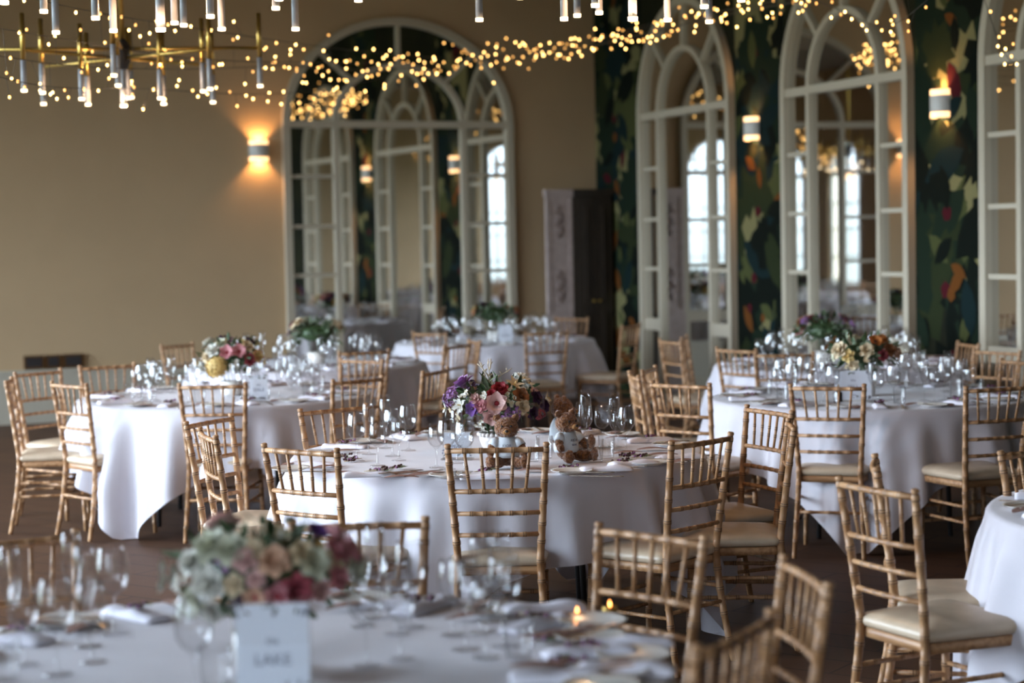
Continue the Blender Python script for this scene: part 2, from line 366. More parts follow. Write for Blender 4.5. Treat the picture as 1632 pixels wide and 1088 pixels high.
# sconces -------------------------------------------------------------------
def sconce(Mw, u, z, label):
    p = Mw @ Vector((u, 0, 0)); p.z = z
    r = thing('wall_lamp', label, 'wall lamp', p, 0, None); Mi = Matrix.Translation(-p) @ Mw
    Mi = Matrix(((Mw[0][0], Mw[0][1], 0, 0), (Mw[1][0], Mw[1][1], 0, 0), (0, 0, 1, 0), (0, 0, 0, 1)))
    def half(r0, r1, z0, z1, n=16):
        b = MB(); pr = [(r1 * cos(pi * i / n), -r1 * sin(pi * i / n)) for i in range(n + 1)] + [(r0 * cos(pi * i / n), -r0 * sin(pi * i / n)) for i in range(n, -1, -1)]
        for i in range(n):
            a, c = pi * i / n, pi * (i + 1) / n
            b.prism([(r1 * cos(a), -r1 * sin(a)), (r1 * cos(c), -r1 * sin(c)), (r0 * cos(c), -r0 * sin(c)), (r0 * cos(a), -r0 * sin(a))], z0, z1, M=Mi, smooth=False)
        return b
    half(.092, .100, -.062, .062).obj('shade', SHADE, r)
    half(.085, .098, .062, .105).obj('glass_rim', GLOW, r); half(.085, .098, -.105, -.062).obj('glass_rim', GLOW, r)
    b = MB(); b.box((-.05, -.02, -.05), (.05, 0, .05), M=Mi); b.obj('wall_bracket', SHADE, r)
    for s in (1, -1):
        L = bpy.data.lights.new('lamp_bulb', 'SPOT'); L.energy = 24; L.color = (1, .50, .18); L.spot_size = R(120); L.spot_blend = .6; L.shadow_soft_size = .03
        o = bpy.data.objects.new('lamp_bulb', L); COL.objects.link(o); o.parent = r; o.location = Mi @ Vector((0, -.06, .05 * s)); 
        o.rotation_euler = (pi if s > 0 else 0, 0, 0)
    return r
ps = [(hitwall(1205, nr, dr), MRt, ur), (hitwall(1505, nr, dr), MRt, ur), (hitwall(416, nb, db), MBk, ub)]
sconce(MRt, along(ps[0][0], ur), 2.64, 'white half-round wall lamp on the leafy wall, between the corner mirror and the middle mirror')
sconce(MRt, along(ps[1][0], ur), 2.64, 'white half-round wall lamp on the leafy wall, the nearer one at the right edge')
sconce(MBk, along(ps[2][0], ub), 2.63, 'white half-round wall lamp glowing on the plain taupe wall left of the mirror')
for k, x in enumerate((47, 78, 110)):
    u = along(hitwall(x, nb, db), ub); w = (.095, .07, .095)[k]
    b = MB(); b.box((u - w, -.04, .53), (u + w, 0, .66), M=MBk); b.box((u - w + .02, -.045, .55), (u + w - .02, -.04, .64), mi=1, M=MBk)
    tag(b.obj('socket_plate', [SOCK, BLACKM]), ('bronze socket plate low on the taupe wall, leftmost of three', 'small bronze socket plate low on the taupe wall, middle of three', 'bronze socket plate low on the taupe wall, rightmost of three')[k], 'socket')
# dark cupboard and carved pale leaf ----------------------------------------
u0 = along(hitwall(986, nb, db), ub); u1 = along(hitwall(886, nb, db), ub); u0 = max(u0, .05)
r = thing('cupboard', 'tall black antique cupboard standing in the corner beside the carved pale panel', 'cupboard', MBk @ Vector(((u0 + u1) / 2, 0, 0)))
Mi = Matrix.Translation(-r.location) @ MBk
u0 = .06
b = MB(); b.box((u0, -.50, 0), (u1, -.03, 2.14), M=Mi); b.box((u0 - .02, -.53, 2.14), (u1 + .02, -.03, 2.2), M=Mi); b.box((u0 - .01, -.52, 0), (u1 + .01, -.03, .1), M=Mi); b.obj('carcass', DARKW, r)
mid = (u0 + u1) / 2
for (a, c) in ((u0 + .02, mid - .004), (mid + .004, u1 - .02)):
    b = MB(); b.box((a, -.525, .13), (c, -.50, 2.1), M=Mi)
    for z0, z1 in ((.2, .9), (1.0, 2.03)):
        b.box((a + .06, -.535, z0), (c - .06, -.525, z1), M=Mi); b.box((a + .09, -.545, z0 + .04), (c - .09, -.535, z1 - .04), M=Mi)
    d = b.obj('door', DARKW, r)
    k = MB(); hx = (c - .03 if c < mid else a + .03); k.ell(tuple(Mi @ Vector((hx, -.55, 1.02))), (.016, .016, .016)); k.obj('knob', BRASS, d)
b_u0 = along(hitwall(884, nb, db), ub) + .02; b_u1 = along(hitwall(845, nb, db), ub) + .03
r = thing('carved_panel', 'narrow pale carved wooden panel with brown relief, standing left of the black cupboard', 'panel', MBk @ Vector(((b_u0 + b_u1) / 2, -.45, 0)))
Mi = Matrix.Translation(-r.location) @ MBk
b = MB(); b.box((b_u0, -.50, 0), (b_u1, -.46, 2.18), M=Mi); b.box((b_u0 - .01, -.52, 2.12), (b_u1 + .01, -.45, 2.2), M=Mi); b.box((b_u0 - .01, -.515, 0), (b_u1 + .01, -.45, .85), M=Mi)
b.box((b_u0, -.512, .9), (b_u0 + .04, -.5, 2.1), M=Mi); b.box((b_u1 - .04, -.512, .9), (b_u1, -.5, 2.1), M=Mi); b.obj('board', PALEW, r)
for zc in (1.86, 1.18):
    b = MB(); c = (b_u0 + b_u1) / 2
    for k in range(5): b.ell(tuple(Mi @ Vector((c + .012 * (-1) ** k, -.505, zc - .14 + .07 * k))), (.03, .012, .035), 8, 6)
    for k in range(4): b.ell(tuple(Mi @ Vector((c + (.035 if k % 2 else -.035), -.503, zc - .1 + .065 * k))), (.018, .008, .03), 8, 6)
    b.obj('carved_ornament', CARVE, r)

# ------------------------------------------------------------------ tables
def cloth_mesh(rad, half, rot, seed, nf=17, zt=.76):
    rn = random.Random(seed); ph = [rn.uniform(0, 2 * pi) for _ in range(6)]
    NT = 288; b = MB(); rings = []
    fr = [i / 8 for i in range(1, 9)]
    def fold(t):
        w = t + .10 * sin(3 * t + ph[0]) + .07 * sin(5 * t + ph[1])
        f = sin(nf * w + ph[2]); f = math.copysign(abs(f) ** .8, f)
        return f * (.75 + .25 * sin(2 * t + ph[3])) + .3 * sin((nf * 2 - 3) * t + ph[4])
    V = [(0, 0, zt)]
    def addring(fn):
        b0 = len(V)
        for j in range(NT): V.append(fn(2 * pi * j / NT))
        rings.append(b0)
    for q in (.35, .7, .93, .985): addring(lambda t, q=q: (rad * q * cos(t), rad * q * sin(t), zt + .0005 * sin(9 * t + ph[5]) * q))
    addring(lambda t: (rad * cos(t), rad * sin(t), zt - .003))
    addring(lambda t: ((rad + .009) * cos(t), (rad + .009) * sin(t), zt - .014))
    M_ = 16
    for i in range(1, M_ + 1):
        def fn(t, i=i):
            tt = t - rot; e = half / max(abs(cos(tt)), abs(sin(tt)))
            d = (e - rad) * i / M_; amp = min(.15, .015 + .30 * d) * min(1, d / .10); k = fold(t)
            r_ = rad + .012 + .035 * d + amp * (k * .5 + .42) 
            tw = .02 * d * sin(nf * t + ph[1])
            return (r_ * cos(t + tw), r_ * sin(t + tw), max(.006, zt - .016 - d * .985 + .012 * d * k))
        addring(fn)
    F = [(0, rings[0] + j, rings[0] + (j + 1) % NT) for j in range(NT)]
    for a, c in zip(rings, rings[1:]):
        F += [(a + j, c + j, c + (j + 1) % NT, a + (j + 1) % NT) for j in range(NT)]
    b.add(V, F, 0, True); return b
TABLES = {}
def table(key, cx, cy, rot, where, seed, rad=.905, half=1.25):
    TABLES[key] = (cx, cy, where)
    t = thing('round_table', 'round folding table under the cloth of ' + where, 'table', (cx, cy, 0))
    b = MB(); b.lathe([(0, .735), (rad - .01, .735), (rad, .739), (rad, .75), (rad - .004, .754), (0, .754)], 48); b.obj('tabletop', DARKW, t)
    for k in range(4):
        a = pi / 4 + k * pi / 2; b = MB(); b.tube([(.46 * cos(a), .46 * sin(a), .735), (.50 * cos(a), .50 * sin(a), .4), (.52 * cos(a), .52 * sin(a), 0)], .014, 8); b.obj('leg', BLACKM, t)
    c = cloth_mesh(rad + .006, half, rot, seed).obj('tablecloth', CLOTH, None, (cx, cy, 0)); 
    tag(c, 'white square cloth draped over ' + where, 'tablecloth')
# centres: from the survey (near edge and width of each top)
def tc_(px, s): return ((px - 816) / s, FPX / s)
X, Y = tc_(789, 359); table('main', X, Y, R(-90 - 24 + 45), 'the middle table with teddy bears', 1)
X, Y = tc_(356, 256); table('left', X, Y, R(-90 - 27 + 45), 'the left table with yellow chrysanthemum', 2)
X, Y = tc_(1388, 278); table('right', X, Y, R(-90 - 15 + 45), 'the right table with orange flowers', 3)
X, Y = tc_(400, 723); table('front', X, Y, R(-70), 'the nearest table at bottom left', 4)
X, Y = tc_(2030, 485); table('corner', X, Y, R(45), 'the table at lower right corner', 5)
X, Y = tc_(789, 173); table('farmid', X, Y, R(-60), 'the far table before black cupboard', 6)
X, Y = tc_(489, 206); table('farleft', X, Y, R(-55), 'the far table below wide mirror', 7)
X, Y = tc_(1337, 222); table('farright', X, Y, R(20), 'the far table by leafy wall', 8, .88, 1.17)
ZT = .762

# ------------------------------------------------------------------ chairs
def ringed(b, p0, p1, r, nodes, n=10, r1=None, curve=None, cap=True):
    """rod from p0 to p1 with dark double rings at the fractions in nodes"""
    p0, p1 = Vector(p0), Vector(p1); L = (p1 - p0).length; r1 = r if r1 is None else r1
    ts = [(0, 1, 0)]
    for q in nodes:
        e_ = .0045 / L
        ts += [(q - 2.2 * e_, 1, 0), (q - 1.9 * e_, 1.12, 0), (q - 1.35 * e_, 1.10, 1), (q - .65 * e_, 1.13, 0), (q + .65 * e_, 1.13, 1), (q + 1.35 * e_, 1.10, 0), (q + 1.9 * e_, 1.12, 0), (q + 2.2 * e_, 1, 0)]
    ts.append((1, 1, 0)); ts = [t for t in ts if 0 <= t[0] <= 1]; ts.sort(key=lambda t: t[0])
    pts = []; rad = []; mids = []
    for q, k, mi in ts:
        c = Vector((0, 0, 0)) if curve is None else curve(q)
        pts.append(p0.lerp(p1, q) + c); rad.append((r + (r1 - r) * q) * k); mids.append(mi)
    b.tube(pts, rad, n, mids=mids[:-1], cap=cap)
def make_chair():
    root = thing('banquet_chair', '', 'chair')
    zt = .905
    for s in (-1, 1):
        b = MB()
        def px(z): return s * (.160 + (.030 * max(0, (z - .45) / .455)) + (.022 * max(0, (.45 - z) / .45)))
        def py(z): return -.192 - .058 * max(0, (z - .45) / .455) ** 1.1 - .065 * max(0, (.45 - z) / .45) ** 1.6
        zs = [0]; rs = [.0125]; ms = [0]
        nodes = [.09, .19, .29, .37, .45, .528, .60, .685, .77, .845]
        z = 0; ev = []
        for q in nodes:
            ev += [(q - .010, 1, 0), (q - .0090, 1.12, 0), (q - .0062, 1.09, 1), (q - .0030, 1.13, 0), (q + .0030, 1.13, 1), (q + .0062, 1.09, 0), (q + .0090, 1.12, 0), (q + .010, 1, 0)]
        ev += [(.02, 1, 0), (.880, 1, 0), (.882, 1.12, 1), (.886, 1.12, 0), (.895, 1.15, 0), (.902, .95, 1), (.905, .86, 0), (.910, 1.08, 0), (.917, 1.05, 0), (.920, .75, 0)]
        ev.sort(key=lambda t: t[0])
        pts = [(px(0), py(0), 0)]; rad = [.0115]; mids = [0]
        for q, k, mi in ev:
            base = .0125 + .0022 * sin(pi * min(1, q / .9)) ; pts.append((px(q), py(q), q)); rad.append(base * k); mids.append(mi)
        b.tube(pts, rad, 12, mids=mids[:-1]); b.obj('back_post', [WOOD, GROOVE], root)
    def hx(z): return .160 + .030 * max(0, (z - .45) / .455)
    def yy(z): return -.192 - .058 * max(0, (z - .45) / .455) ** 1.1
    for z, r in ((.893, .0105), (.732, .0095), (.644, .009), (.558, .009)):
        b = MB(); w = hx(z); sp = [.5 + f * k / 2 / w * .5 * 2 for f in (1,) for k in (-.126, -.062, 0, .062, .126)]
        f = {.893: 1, .732: .86, .644: .82, .558: .80}[z]
        nd = [.5 + k * f / (2 * w) for k in (-.126, -.062, 0, .062, .126)]
        bow = .012 if z > .8 else .014
        ringed(b, (-w, yy(z), z), (w, yy(z), z), r, nd, 10, curve=lambda q, bow=bow: Vector((0, -bow * (1 - (2 * q - 1) ** 2), 0)))
        b.obj('top_rail' if z > .8 else 'back_rail', [WOODX, GROOVE], root)
    for k in (-.126, -.062, 0, .062, .126):
        q0 = .5 + k / (2 * hx(.893)); q1 = .5 + k * .86 / (2 * hx(.732))
        b = MB(); ringed(b, (k, yy(.893) - .012 * (1 - (2 * q0 - 1) ** 2), .888), (k * .86, yy(.732) - .014 * (1 - (2 * q1 - 1) ** 2), .736), .0062, [.40, .62], 8, curve=lambda q: Vector((0, .0, 0)))
        b2 = MB()
        b.obj('spindle', [WOOD, GROOVE], root)
    # seat frame and cushion
    def outline(g, n=6):
        c = []
        for (x, y, a0) in ((.205 + g, .20 + g, 0), (-.205 - g, .20 + g, 90), (-.172 - g, -.185 - g, 180), (.172 + g, -.185 - g, 270)):
            rr = .045 if y > 0 else .03
            cx, cy = x - math.copysign(rr, x), y - math.copysign(rr, y)
            c += [(cx + rr * cos(R(a0 + 90 * i / n)), cy + rr * sin(R(a0 + 90 * i / n))) for i in range(n + 1)]
        return c
    b = MB(); o = outline(0); b.prism(o, .395, .428, smooth=True); b.obj('seat_frame', WOODX, root)
    b = MB(); n = len(o); V = []; 
    for g, z in ((-.004, .4285), (.006, .434), (.012, .446), (.010, .459), (-.003, .471), (-.035, .481), (-.10, .487)):
        V += [(x, y, z) for x, y in outline(g)]
    F = [];
    for i in range(6): F += [(i * n + j, i * n + (j + 1) % n, (i + 1) * n + (j + 1) % n, (i + 1) * n + j) for j in range(n)]
    F.append(tuple(range(6 * n, 7 * n))); F.append(tuple(range(n))[::-1]); b.add(V, F); b.obj('cushion', CUSH, root)
    for s in (-1, 1):
        b = MB(); ringed(b, (s * .180, .172, .396), (s * .192, .185, 0), .0145, [.12, .36, .62, .85], 12, r1=.0115); b.obj('front_leg', [WOOD, GROOVE], root)
    b = MB(); ringed(b, (-.183, .178, .26), (.183, .178, .26), .0085, [.15, .3, .5, .7, .85], 8); b.obj('stretcher', [WOODX, GROOVE], root)
    b = MB(); ringed(b, (-.185, .18, .18), (.185, .18, .18), .0085, [.15, .3, .5, .7, .85], 8); b.obj('stretcher', [WOODX, GROOVE], root)
    b = MB(); ringed(b, (-.168, -.212, .24), (.168, -.212, .24), .0085, [.2, .5, .8], 8); b.obj('stretcher', [WOODX, GROOVE], root)
    for s in (-1, 1):
        for z in (.22, .30):
            b = MB(); ringed(b, (s * .168, -.208, z), (s * .184, .178, z), .0085, [.2, .5, .8], 8); b.obj('stretcher', [WOODX, GROOVE], root)
    return root
chair0 = make_chair(); used = [0]
def chair(px, py, face, label, z=.893):
    p = P(px, py, z); a = R(face); f = Vector((sin(a), cos(a), 0))
    loc = Vector((p.x, p.y, 0)) + f * .259; rz = -a
    if not used[0]:
        used[0] = 1; chair0.location = loc; chair0.rotation_euler = (0, 0, rz); chair0['label'] = label; return chair0
    return dup(chair0, label, loc, rz)
pre = 'limed wooden spindle-back chair '
CH = [
 (792, 717.5, 0, 'squarely at the front of the middle table before the teddy bears'),
 (476, 721, 36, 'at the front left of the middle table above near bouquet'),
 (328, 697, 71, 'left of the middle table, nearer of two side-on chairs'),
 (331, 674, 113, 'left of the middle table, farther of two side-on chairs'),
 (530, 655, 140, 'behind the left glass cluster of the middle table'),
 (1121, 706, -47, 'at the front right of the middle table'),
 (1264, 683, -85, 'right of the middle table, nearer of two side-on chairs'),
 (1228, 658, -114, 'right of the middle table, farther of two, over white cloth'),
 (338, 617, 3, 'squarely at the front of the left table'),
 (108, 616, 46, 'at the front left of the left table, seat showing'),
 (12, 610, 80, 'at the left photo edge by the left table'),
 (59, 596, 124, 'left of the left table under the socket plates'),
 (170, 586, 147, 'behind the left table at its far left'),
 (572, 608, -46, 'at the right front of the left table'),
 (578, 577, -141, 'behind the left table at its far right, facing camera'),
 (696, 594, -69, 'right of the left table, narrow, beside the middle bouquet'),
 (281, 552, 120, 'alone against plain wall, left of the far left table'),
 (581, 563, -25, 'at the front right of the far left table'),
 (730, 553, -62, 'right of the far left table, over pale cloth'),
 (758, 546, -104, 'right of the far left table, narrowest one'),
 (683, 533, 40, 'at the front left of the table before black cupboard'),
 (872, 532, -20, 'seen from behind at the table before black cupboard'),
 (912, 509, -143, 'against the black cupboard doors behind the far table'),
 (1007, 521, -62, 'right of the black cupboard table, seat pointing left'),
 (1083, 616, 41, 'at the front left of the right table'),
 (1008, 601, 86, 'left of the right table, nearer of two leaning ones'),
 (1032, 592, 106, 'left of the right table, farther of two leaning ones'),
 (1066, 546, 71, 'left of the far right table, before the corner mirror'),
 (1089, 540, 101, 'farthest back by the corner mirror'),
 (1172, 560, 52, 'at the front left of the far right table'),
 (1250, 567, 5, 'at the front of the far right table'),
 (1318, 619.5, 18, 'squarely at the front of the right table'),
 (1593, 621, -19, 'at the front right of the right table, in shade'),
 (1626, 579, -108, 'right of the right table at the photo edge'),
 (1545, 551, -98, 'before the leafy wall, farther of two'),
 (1590, 563, -125, 'before the leafy wall, nearer of two'),
 (1040, 857, -134, 'at the far right of the nearest table, blurred'),
 (572, 839, 176, 'behind the centre glasses of the nearest table'),
 (14, 868, 146, 'behind the nearest table at the left photo edge'),
 (1178, 1018, -60, 'lowest in the photo, right of the nearest table'),
 (1289, 922, -97, 'narrow and blurred, right of the nearest table'),
 (1393, 782, 63, 'large and near at the lower right corner table'),
 (1392, 745, 100, 'behind the large near one at the corner table'),
 (1642, 722, 140, 'behind the corner table, single post at photo edge'),
]
for px, py, f, l in CH: chair(px, py, f, pre + l)

# ------------------------------------------------------------------ tableware
def glass_mesh(kind):
    b = MB()
    if kind == 'wine_glass':
        pr = [(0, .001), (.034, .001), (.0345, .003), (.012, .006), (.0045, .012), (.0038, .05), (.0042, .085), (.010, .094), (.028, .108), (.038, .126), (.0405, .145), (.039, .17), (.0345, .20), (.0315, .215), (.0302, .2155), (.0308, .20), (.0375, .168), (.039, .145), (.0365, .127), (.027, .111), (.008, .098), (0, .097)]
    elif kind == 'small_wine_glass':
        pr = [(0, .001), (.031, .001), (.0315, .003), (.010, .006), (.0042, .012), (.0036, .05), (.004, .075), (.010, .083), (.026, .097), (.0335, .113), (.0345, .13), (.032, .155), (.0275, .185), (.0263, .1855), (.0305, .155), (.033, .13), (.032, .114), (.025, .100), (.008, .087), (0, .086)]
    elif kind == 'champagne_flute':
        pr = [(0, .001), (.031, .001), (.0315, .003), (.010, .006), (.0042, .012), (.0036, .05), (.0042, .085), (.010, .100), (.021, .125), (.0265, .155), (.0270, .175), (.0245, .21), (.0215, .245), (.0203, .2452), (.0233, .21), (.0255, .175), (.025, .156), (.0195, .127), (.008, .104), (0, .102)]
    else:
        pr = [(0, .001), (.030, .001), (.031, .004), (.034, .05), (.0365, .095), (.0365, .0965), (.035, .0965), (.0325, .05), (.0295, .010), (0, .009)]
    b.lathe(pr, 28); return b.mesh(kind, GLASS)
GM = {k: glass_mesh(k) for k in ('wine_glass', 'small_wine_glass', 'champagne_flute', 'tumbler')}
GN = {'wine_glass': 'large clear wine glass', 'small_wine_glass': 'small clear wine glass', 'champagne_flute': 'tall clear champagne flute', 'tumbler': 'short clear water tumbler'}
def putglass(kind, x, y, label, group=None): return tag(link(kind, GM[kind], None, (x, y, ZT)), label, 'glass', group)

def plate_mesh():
    b = MB(); b.lathe([(0, .002), (.045, .002), (.05, .0005), (.052, .003), (.078, .011), (.085, .014), (.0855, .0155), (.078, .0135), (.050, .0065), (0, .0055)], 40); return b.mesh('side_plate', PORC)
PLM = plate_mesh()
def napkin_mesh(sd):
    rn = random.Random(sd); b = MB(); nx, ny = 14, 8; L, Wd = .105, .038
    def top(i, j):
        u, v = i / nx * 2 - 1, j / ny * 2 - 1
        z = .017 * (1 - abs(v) ** 4) * (1 - .25 * abs(u) ** 6) + .004 * sin(5 * u + rn_ph) * (1 - v * v) + .002
        return (u * L, v * Wd * (1 + .08 * sin(3 * u + rn_ph)), z)
    rn_ph = rn.uniform(0, 6)
    V = [top(i, j) for i in range(nx + 1) for j in range(ny + 1)]; n1 = len(V)
    V += [(x, y, .0005) for x, y, z in V]
    F = [(i * (ny + 1) + j, (i + 1) * (ny + 1) + j, (i + 1) * (ny + 1) + j + 1, i * (ny + 1) + j + 1) for i in range(nx) for j in range(ny)]
    F += [tuple(n1 + q for q in f[::-1]) for f in F[:nx * ny]]
    for i in range(nx):
        for j in (0, ny):
            a, c = i * (ny + 1) + j, (i + 1) * (ny + 1) + j; F.append((a, c, c + n1, a + n1) if j else (c, a, a + n1, c + n1))
    for j in range(ny):
        for i in (0, nx):
            a, c = i * (ny + 1) + j, i * (ny + 1) + j + 1; F.append((c, a, a + n1, c + n1) if i else (a, c, c + n1, a + n1))
    b.add(V, F); return b.mesh('napkin', NAP)
NPM = [napkin_mesh(i) for i in range(3)]
def knife_mesh():
    b = MB(); pr = [(-.11, .005), (-.10, .0075), (-.02, .006), (0, .005), (.005, .0085), (.07, .0095), (.098, .006), (.112, 0)]
    po = [(x, y) for x, y in pr] + [(-.0 + x, -y) for x, y in pr[::-1] if y > 0]
    b.prism(po, .001, .004); return b.mesh('knife', STEEL)
def fork_mesh():
    b = MB(); po = [(-.10, .007), (-.03, .004), (.03, .003), (.045, .010), (.055, .0115), (.055, -.0115), (.045, -.010), (.03, -.003), (-.03, -.004), (-.10, -.007)]
    b.prism(po, .001, .0035)
    for k in range(4):
        y = -.0098 + k * .0065; b.prism([(.055, y - .0016), (.092, y - .001), (.092, y + .001), (.055, y + .0016)], .001, .0032)
    return b.mesh('fork', STEEL)
KM, FM = knife_mesh(), fork_mesh()
def sprig_mesh(sd):
    rn = random.Random(sd); b = MB()
    for k in range(7):
        a = rn.uniform(-.5, .5); L = rn.uniform(.05, .10); p = Vector((-.05, rn.uniform(-.006, .006), .004)); pts = [p]
        for i in range(4): p = p + Vector((cos(a), sin(a), rn.uniform(-.05, .25))) * (L / 4); a += rn.uniform(-.3, .3); pts.append(p.copy())
        b.tube(pts, .0012, 5, mi=0)
        for i in range(3): q = pts[rn.randrange(2, 5)]; b.ell(q + Vector((rn.uniform(-.005, .005), rn.uniform(-.006, .006), .003)), (.0055, .0055, .0055), 6, 5, mi=rn.choice((1, 1, 3)))
        if k % 2: 
            q = pts[-1]; d = Vector((cos(a), sin(a), .1)) * .03; s = Vector((-sin(a), cos(a), .2)) * .008
            b.add([q, q + d * .5 + s, q + d, q + d * .5 - s, q + d * .5 + Vector((0, 0, .002))], [(0, 4, 1), (1, 4, 2), (2, 4, 3), (3, 4, 0)], 2)
    return b.mesh('dried_sprig', [TWIG, BERRY, FOL2, mat('mauve_bud%d' % sd, (.25, .10, .22), .7)])
SPM = [sprig_mesh(i) for i in range(3)]
def leaf_mesh():      # ribbed dried leaf
    b = MB(); n = 12; V = []; F = []
    for i in range(n + 1):
        t = i / n; w = .026 * sin(pi * t ** .8) + .001
        for j in range(7):
            v = j / 3 - 1; V.append((-.07 + .14 * t, v * w, .006 + .008 * sin(pi * t) + (.0025 if j % 2 else 0)))
    for i in range(n):
        for j in range(6): F.append((i * 7 + j, (i + 1) * 7 + j, (i + 1) * 7 + j + 1, i * 7 + j + 1))
    b.add(V, F); me = b.mesh('dried_leaf', LEAFB); return me
LFM = leaf_mesh()
def put(name, me, x, y, rz, label, cat, group=None, z=ZT, tilt=None):
    o = link(name, me, None, (x, y, z), rz); 
    if tilt: o.rotation_euler = (tilt[0], tilt[1], rz)
    return tag(o, label, cat, group)

SEATS = ['right', 'right rear', 'rear right', 'rear', 'rear left', 'left rear', 'left', 'left front', 'front left', 'front', 'front right', 'right front']
def settings(key, angs, rn, glasses=True, plates=True):
    cx, cy, w = TABLES[key]
    for i, a in enumerate(angs):
        c, s = cos(R(a)), sin(R(a)); seat = SEATS[round(a / 30) % 12]; tail = ', ' + seat + ' seat, ' + w[4:]
        def at(rad, lat): return cx + c * rad - s * lat, cy + s * rad + c * lat
        rz = R(a) + pi + rn.uniform(-.1, .1)
        if plates:
            x, y = at(.76, -.19); put('side_plate', PLM, x, y, 0, 'white side plate' + tail, 'plate', 'side plates on ' + w)
            x, y = at(.755, -.195); put('fork', FM, x, y, rz + .3, 'steel fork on side plate' + tail, 'fork', 'forks on ' + w, z=ZT + .0155)
            x, y = at(.74, .01); put('napkin', NPM[i % 3], x, y, rz + rn.uniform(-.25, .25), 'rolled white napkin' + tail, 'napkin', 'napkins on ' + w)
            x, y = at(.735, .01); put('dried_sprig', SPM[i % 3], x, y, rz + rn.uniform(-1, 1), 'dark berry sprig on napkin' + tail, 'sprig', 'sprigs on ' + w, z=ZT + .019)
            x, y = at(.76, .13); put('knife', KM, x, y, rz, 'steel knife beside napkin' + tail, 'knife', 'knives on ' + w)
            x, y = at(.66, .19); put('dried_leaf', LFM, x, y, rz + rn.uniform(-.8, .8), 'pinkish brown dried leaf' + tail, 'leaf', 'dried leaves on ' + w)
            x, y = at(.80, -.12); o = put('dried_leaf', LFM, x, y, rz + rn.uniform(-1.2, 1.2), 'dark dried leaf at table edge' + tail, 'leaf', 'edge leaves on ' + w)
        if glasses:
            for kind, rad, lat in (('wine_glass', .50, .09), ('small_wine_glass', .56, .00), ('champagne_flute', .47, -.005), ('tumbler', .58, .13)):
                x, y = at(rad + rn.uniform(-.012, .012), lat + rn.uniform(-.012, .012)); putglass(kind, x, y, GN[kind] + tail, GN[kind].replace('glass', 'glasses').replace('flute', 'flutes').replace('tumbler', 'tumblers') + ' on ' + w)
rn = random.Random(11)
settings('left', range(0, 360, 36), rn); settings('right', range(10, 370, 36), rn)
settings('farmid', range(5, 365, 36), rn); settings('farleft', range(0, 360, 36), rn); settings('farright', range(0, 360, 36), rn)
settings('main', (18, 55, 90, 126, 160), rn, glasses=False)
settings('front', (5, 32, 62, 92, 122, 150, 180), rn, glasses=False)
settings('corner', (150, 185, 215), rn, glasses=False)

wm_ = ', middle table'
def gl(kind, px, py, label, z=ZT): 
    p = P(px, py, z); putglass(kind, p.x, p.y, label)
for a in (
 ('wine_glass', 569, 735, 'leftmost large wine glass on the middle table'),
 ('champagne_flute', 588, 724, 'champagne flute, left one in the left cluster on the middle table'),
 ('small_wine_glass', 602, 742, 'small wine glass nearest the front in the left cluster on the middle table'),
 ('champagne_flute', 615, 714, 'taller-looking champagne flute at the back of the left cluster on the middle table'),
 ('wine_glass', 626, 727, 'large wine glass in the centre of the left cluster on the middle table'),
 ('small_wine_glass', 636, 734, 'small wine glass right of centre in the left cluster on the middle table'),
 ('wine_glass', 651, 718, 'large round wine glass at the right end of the left cluster on the middle table'),
 ('small_wine_glass', 696, 745, 'small wine glass in front of the table sign at left, middle table'),
 ('wine_glass', 713, 748, 'large wine glass right in front of the table sign, middle table'),
 ('champagne_flute', 729, 738, 'champagne flute in front of the table sign, middle table'),
 ('wine_glass', 741, 752, 'large wine glass at the right edge of the table sign, middle table'),
 ('wine_glass', 931, 717, 'large wine glass just right of the teddy bears'),
 ('champagne_flute', 934, 706, 'champagne flute just right of the teddy bears'),
 ('small_wine_glass', 960, 713, 'small wine glass in the middle of the right cluster on the middle table'),
 ('champagne_flute', 980, 712, 'champagne flute at the right of the right cluster on the middle table'),
 ('small_wine_glass', 985, 718, 'small wine glass beside the right-hand flute on the middle table'),
 ('wine_glass', 998, 722, 'rightmost wine glass on the middle table'),
 ('tumbler', 949, 736, 'short tumbler behind the seated bear foot on the middle table'),
 ('tumbler', 967, 730, 'short tumbler in front of the right cluster on the middle table'),
 ('tumbler', 847, 735, 'short tumbler between the two seated bears'),
 ('tumbler', 868, 730, 'short tumbler behind the right front chair post, by the bears'),
): gl(*a)
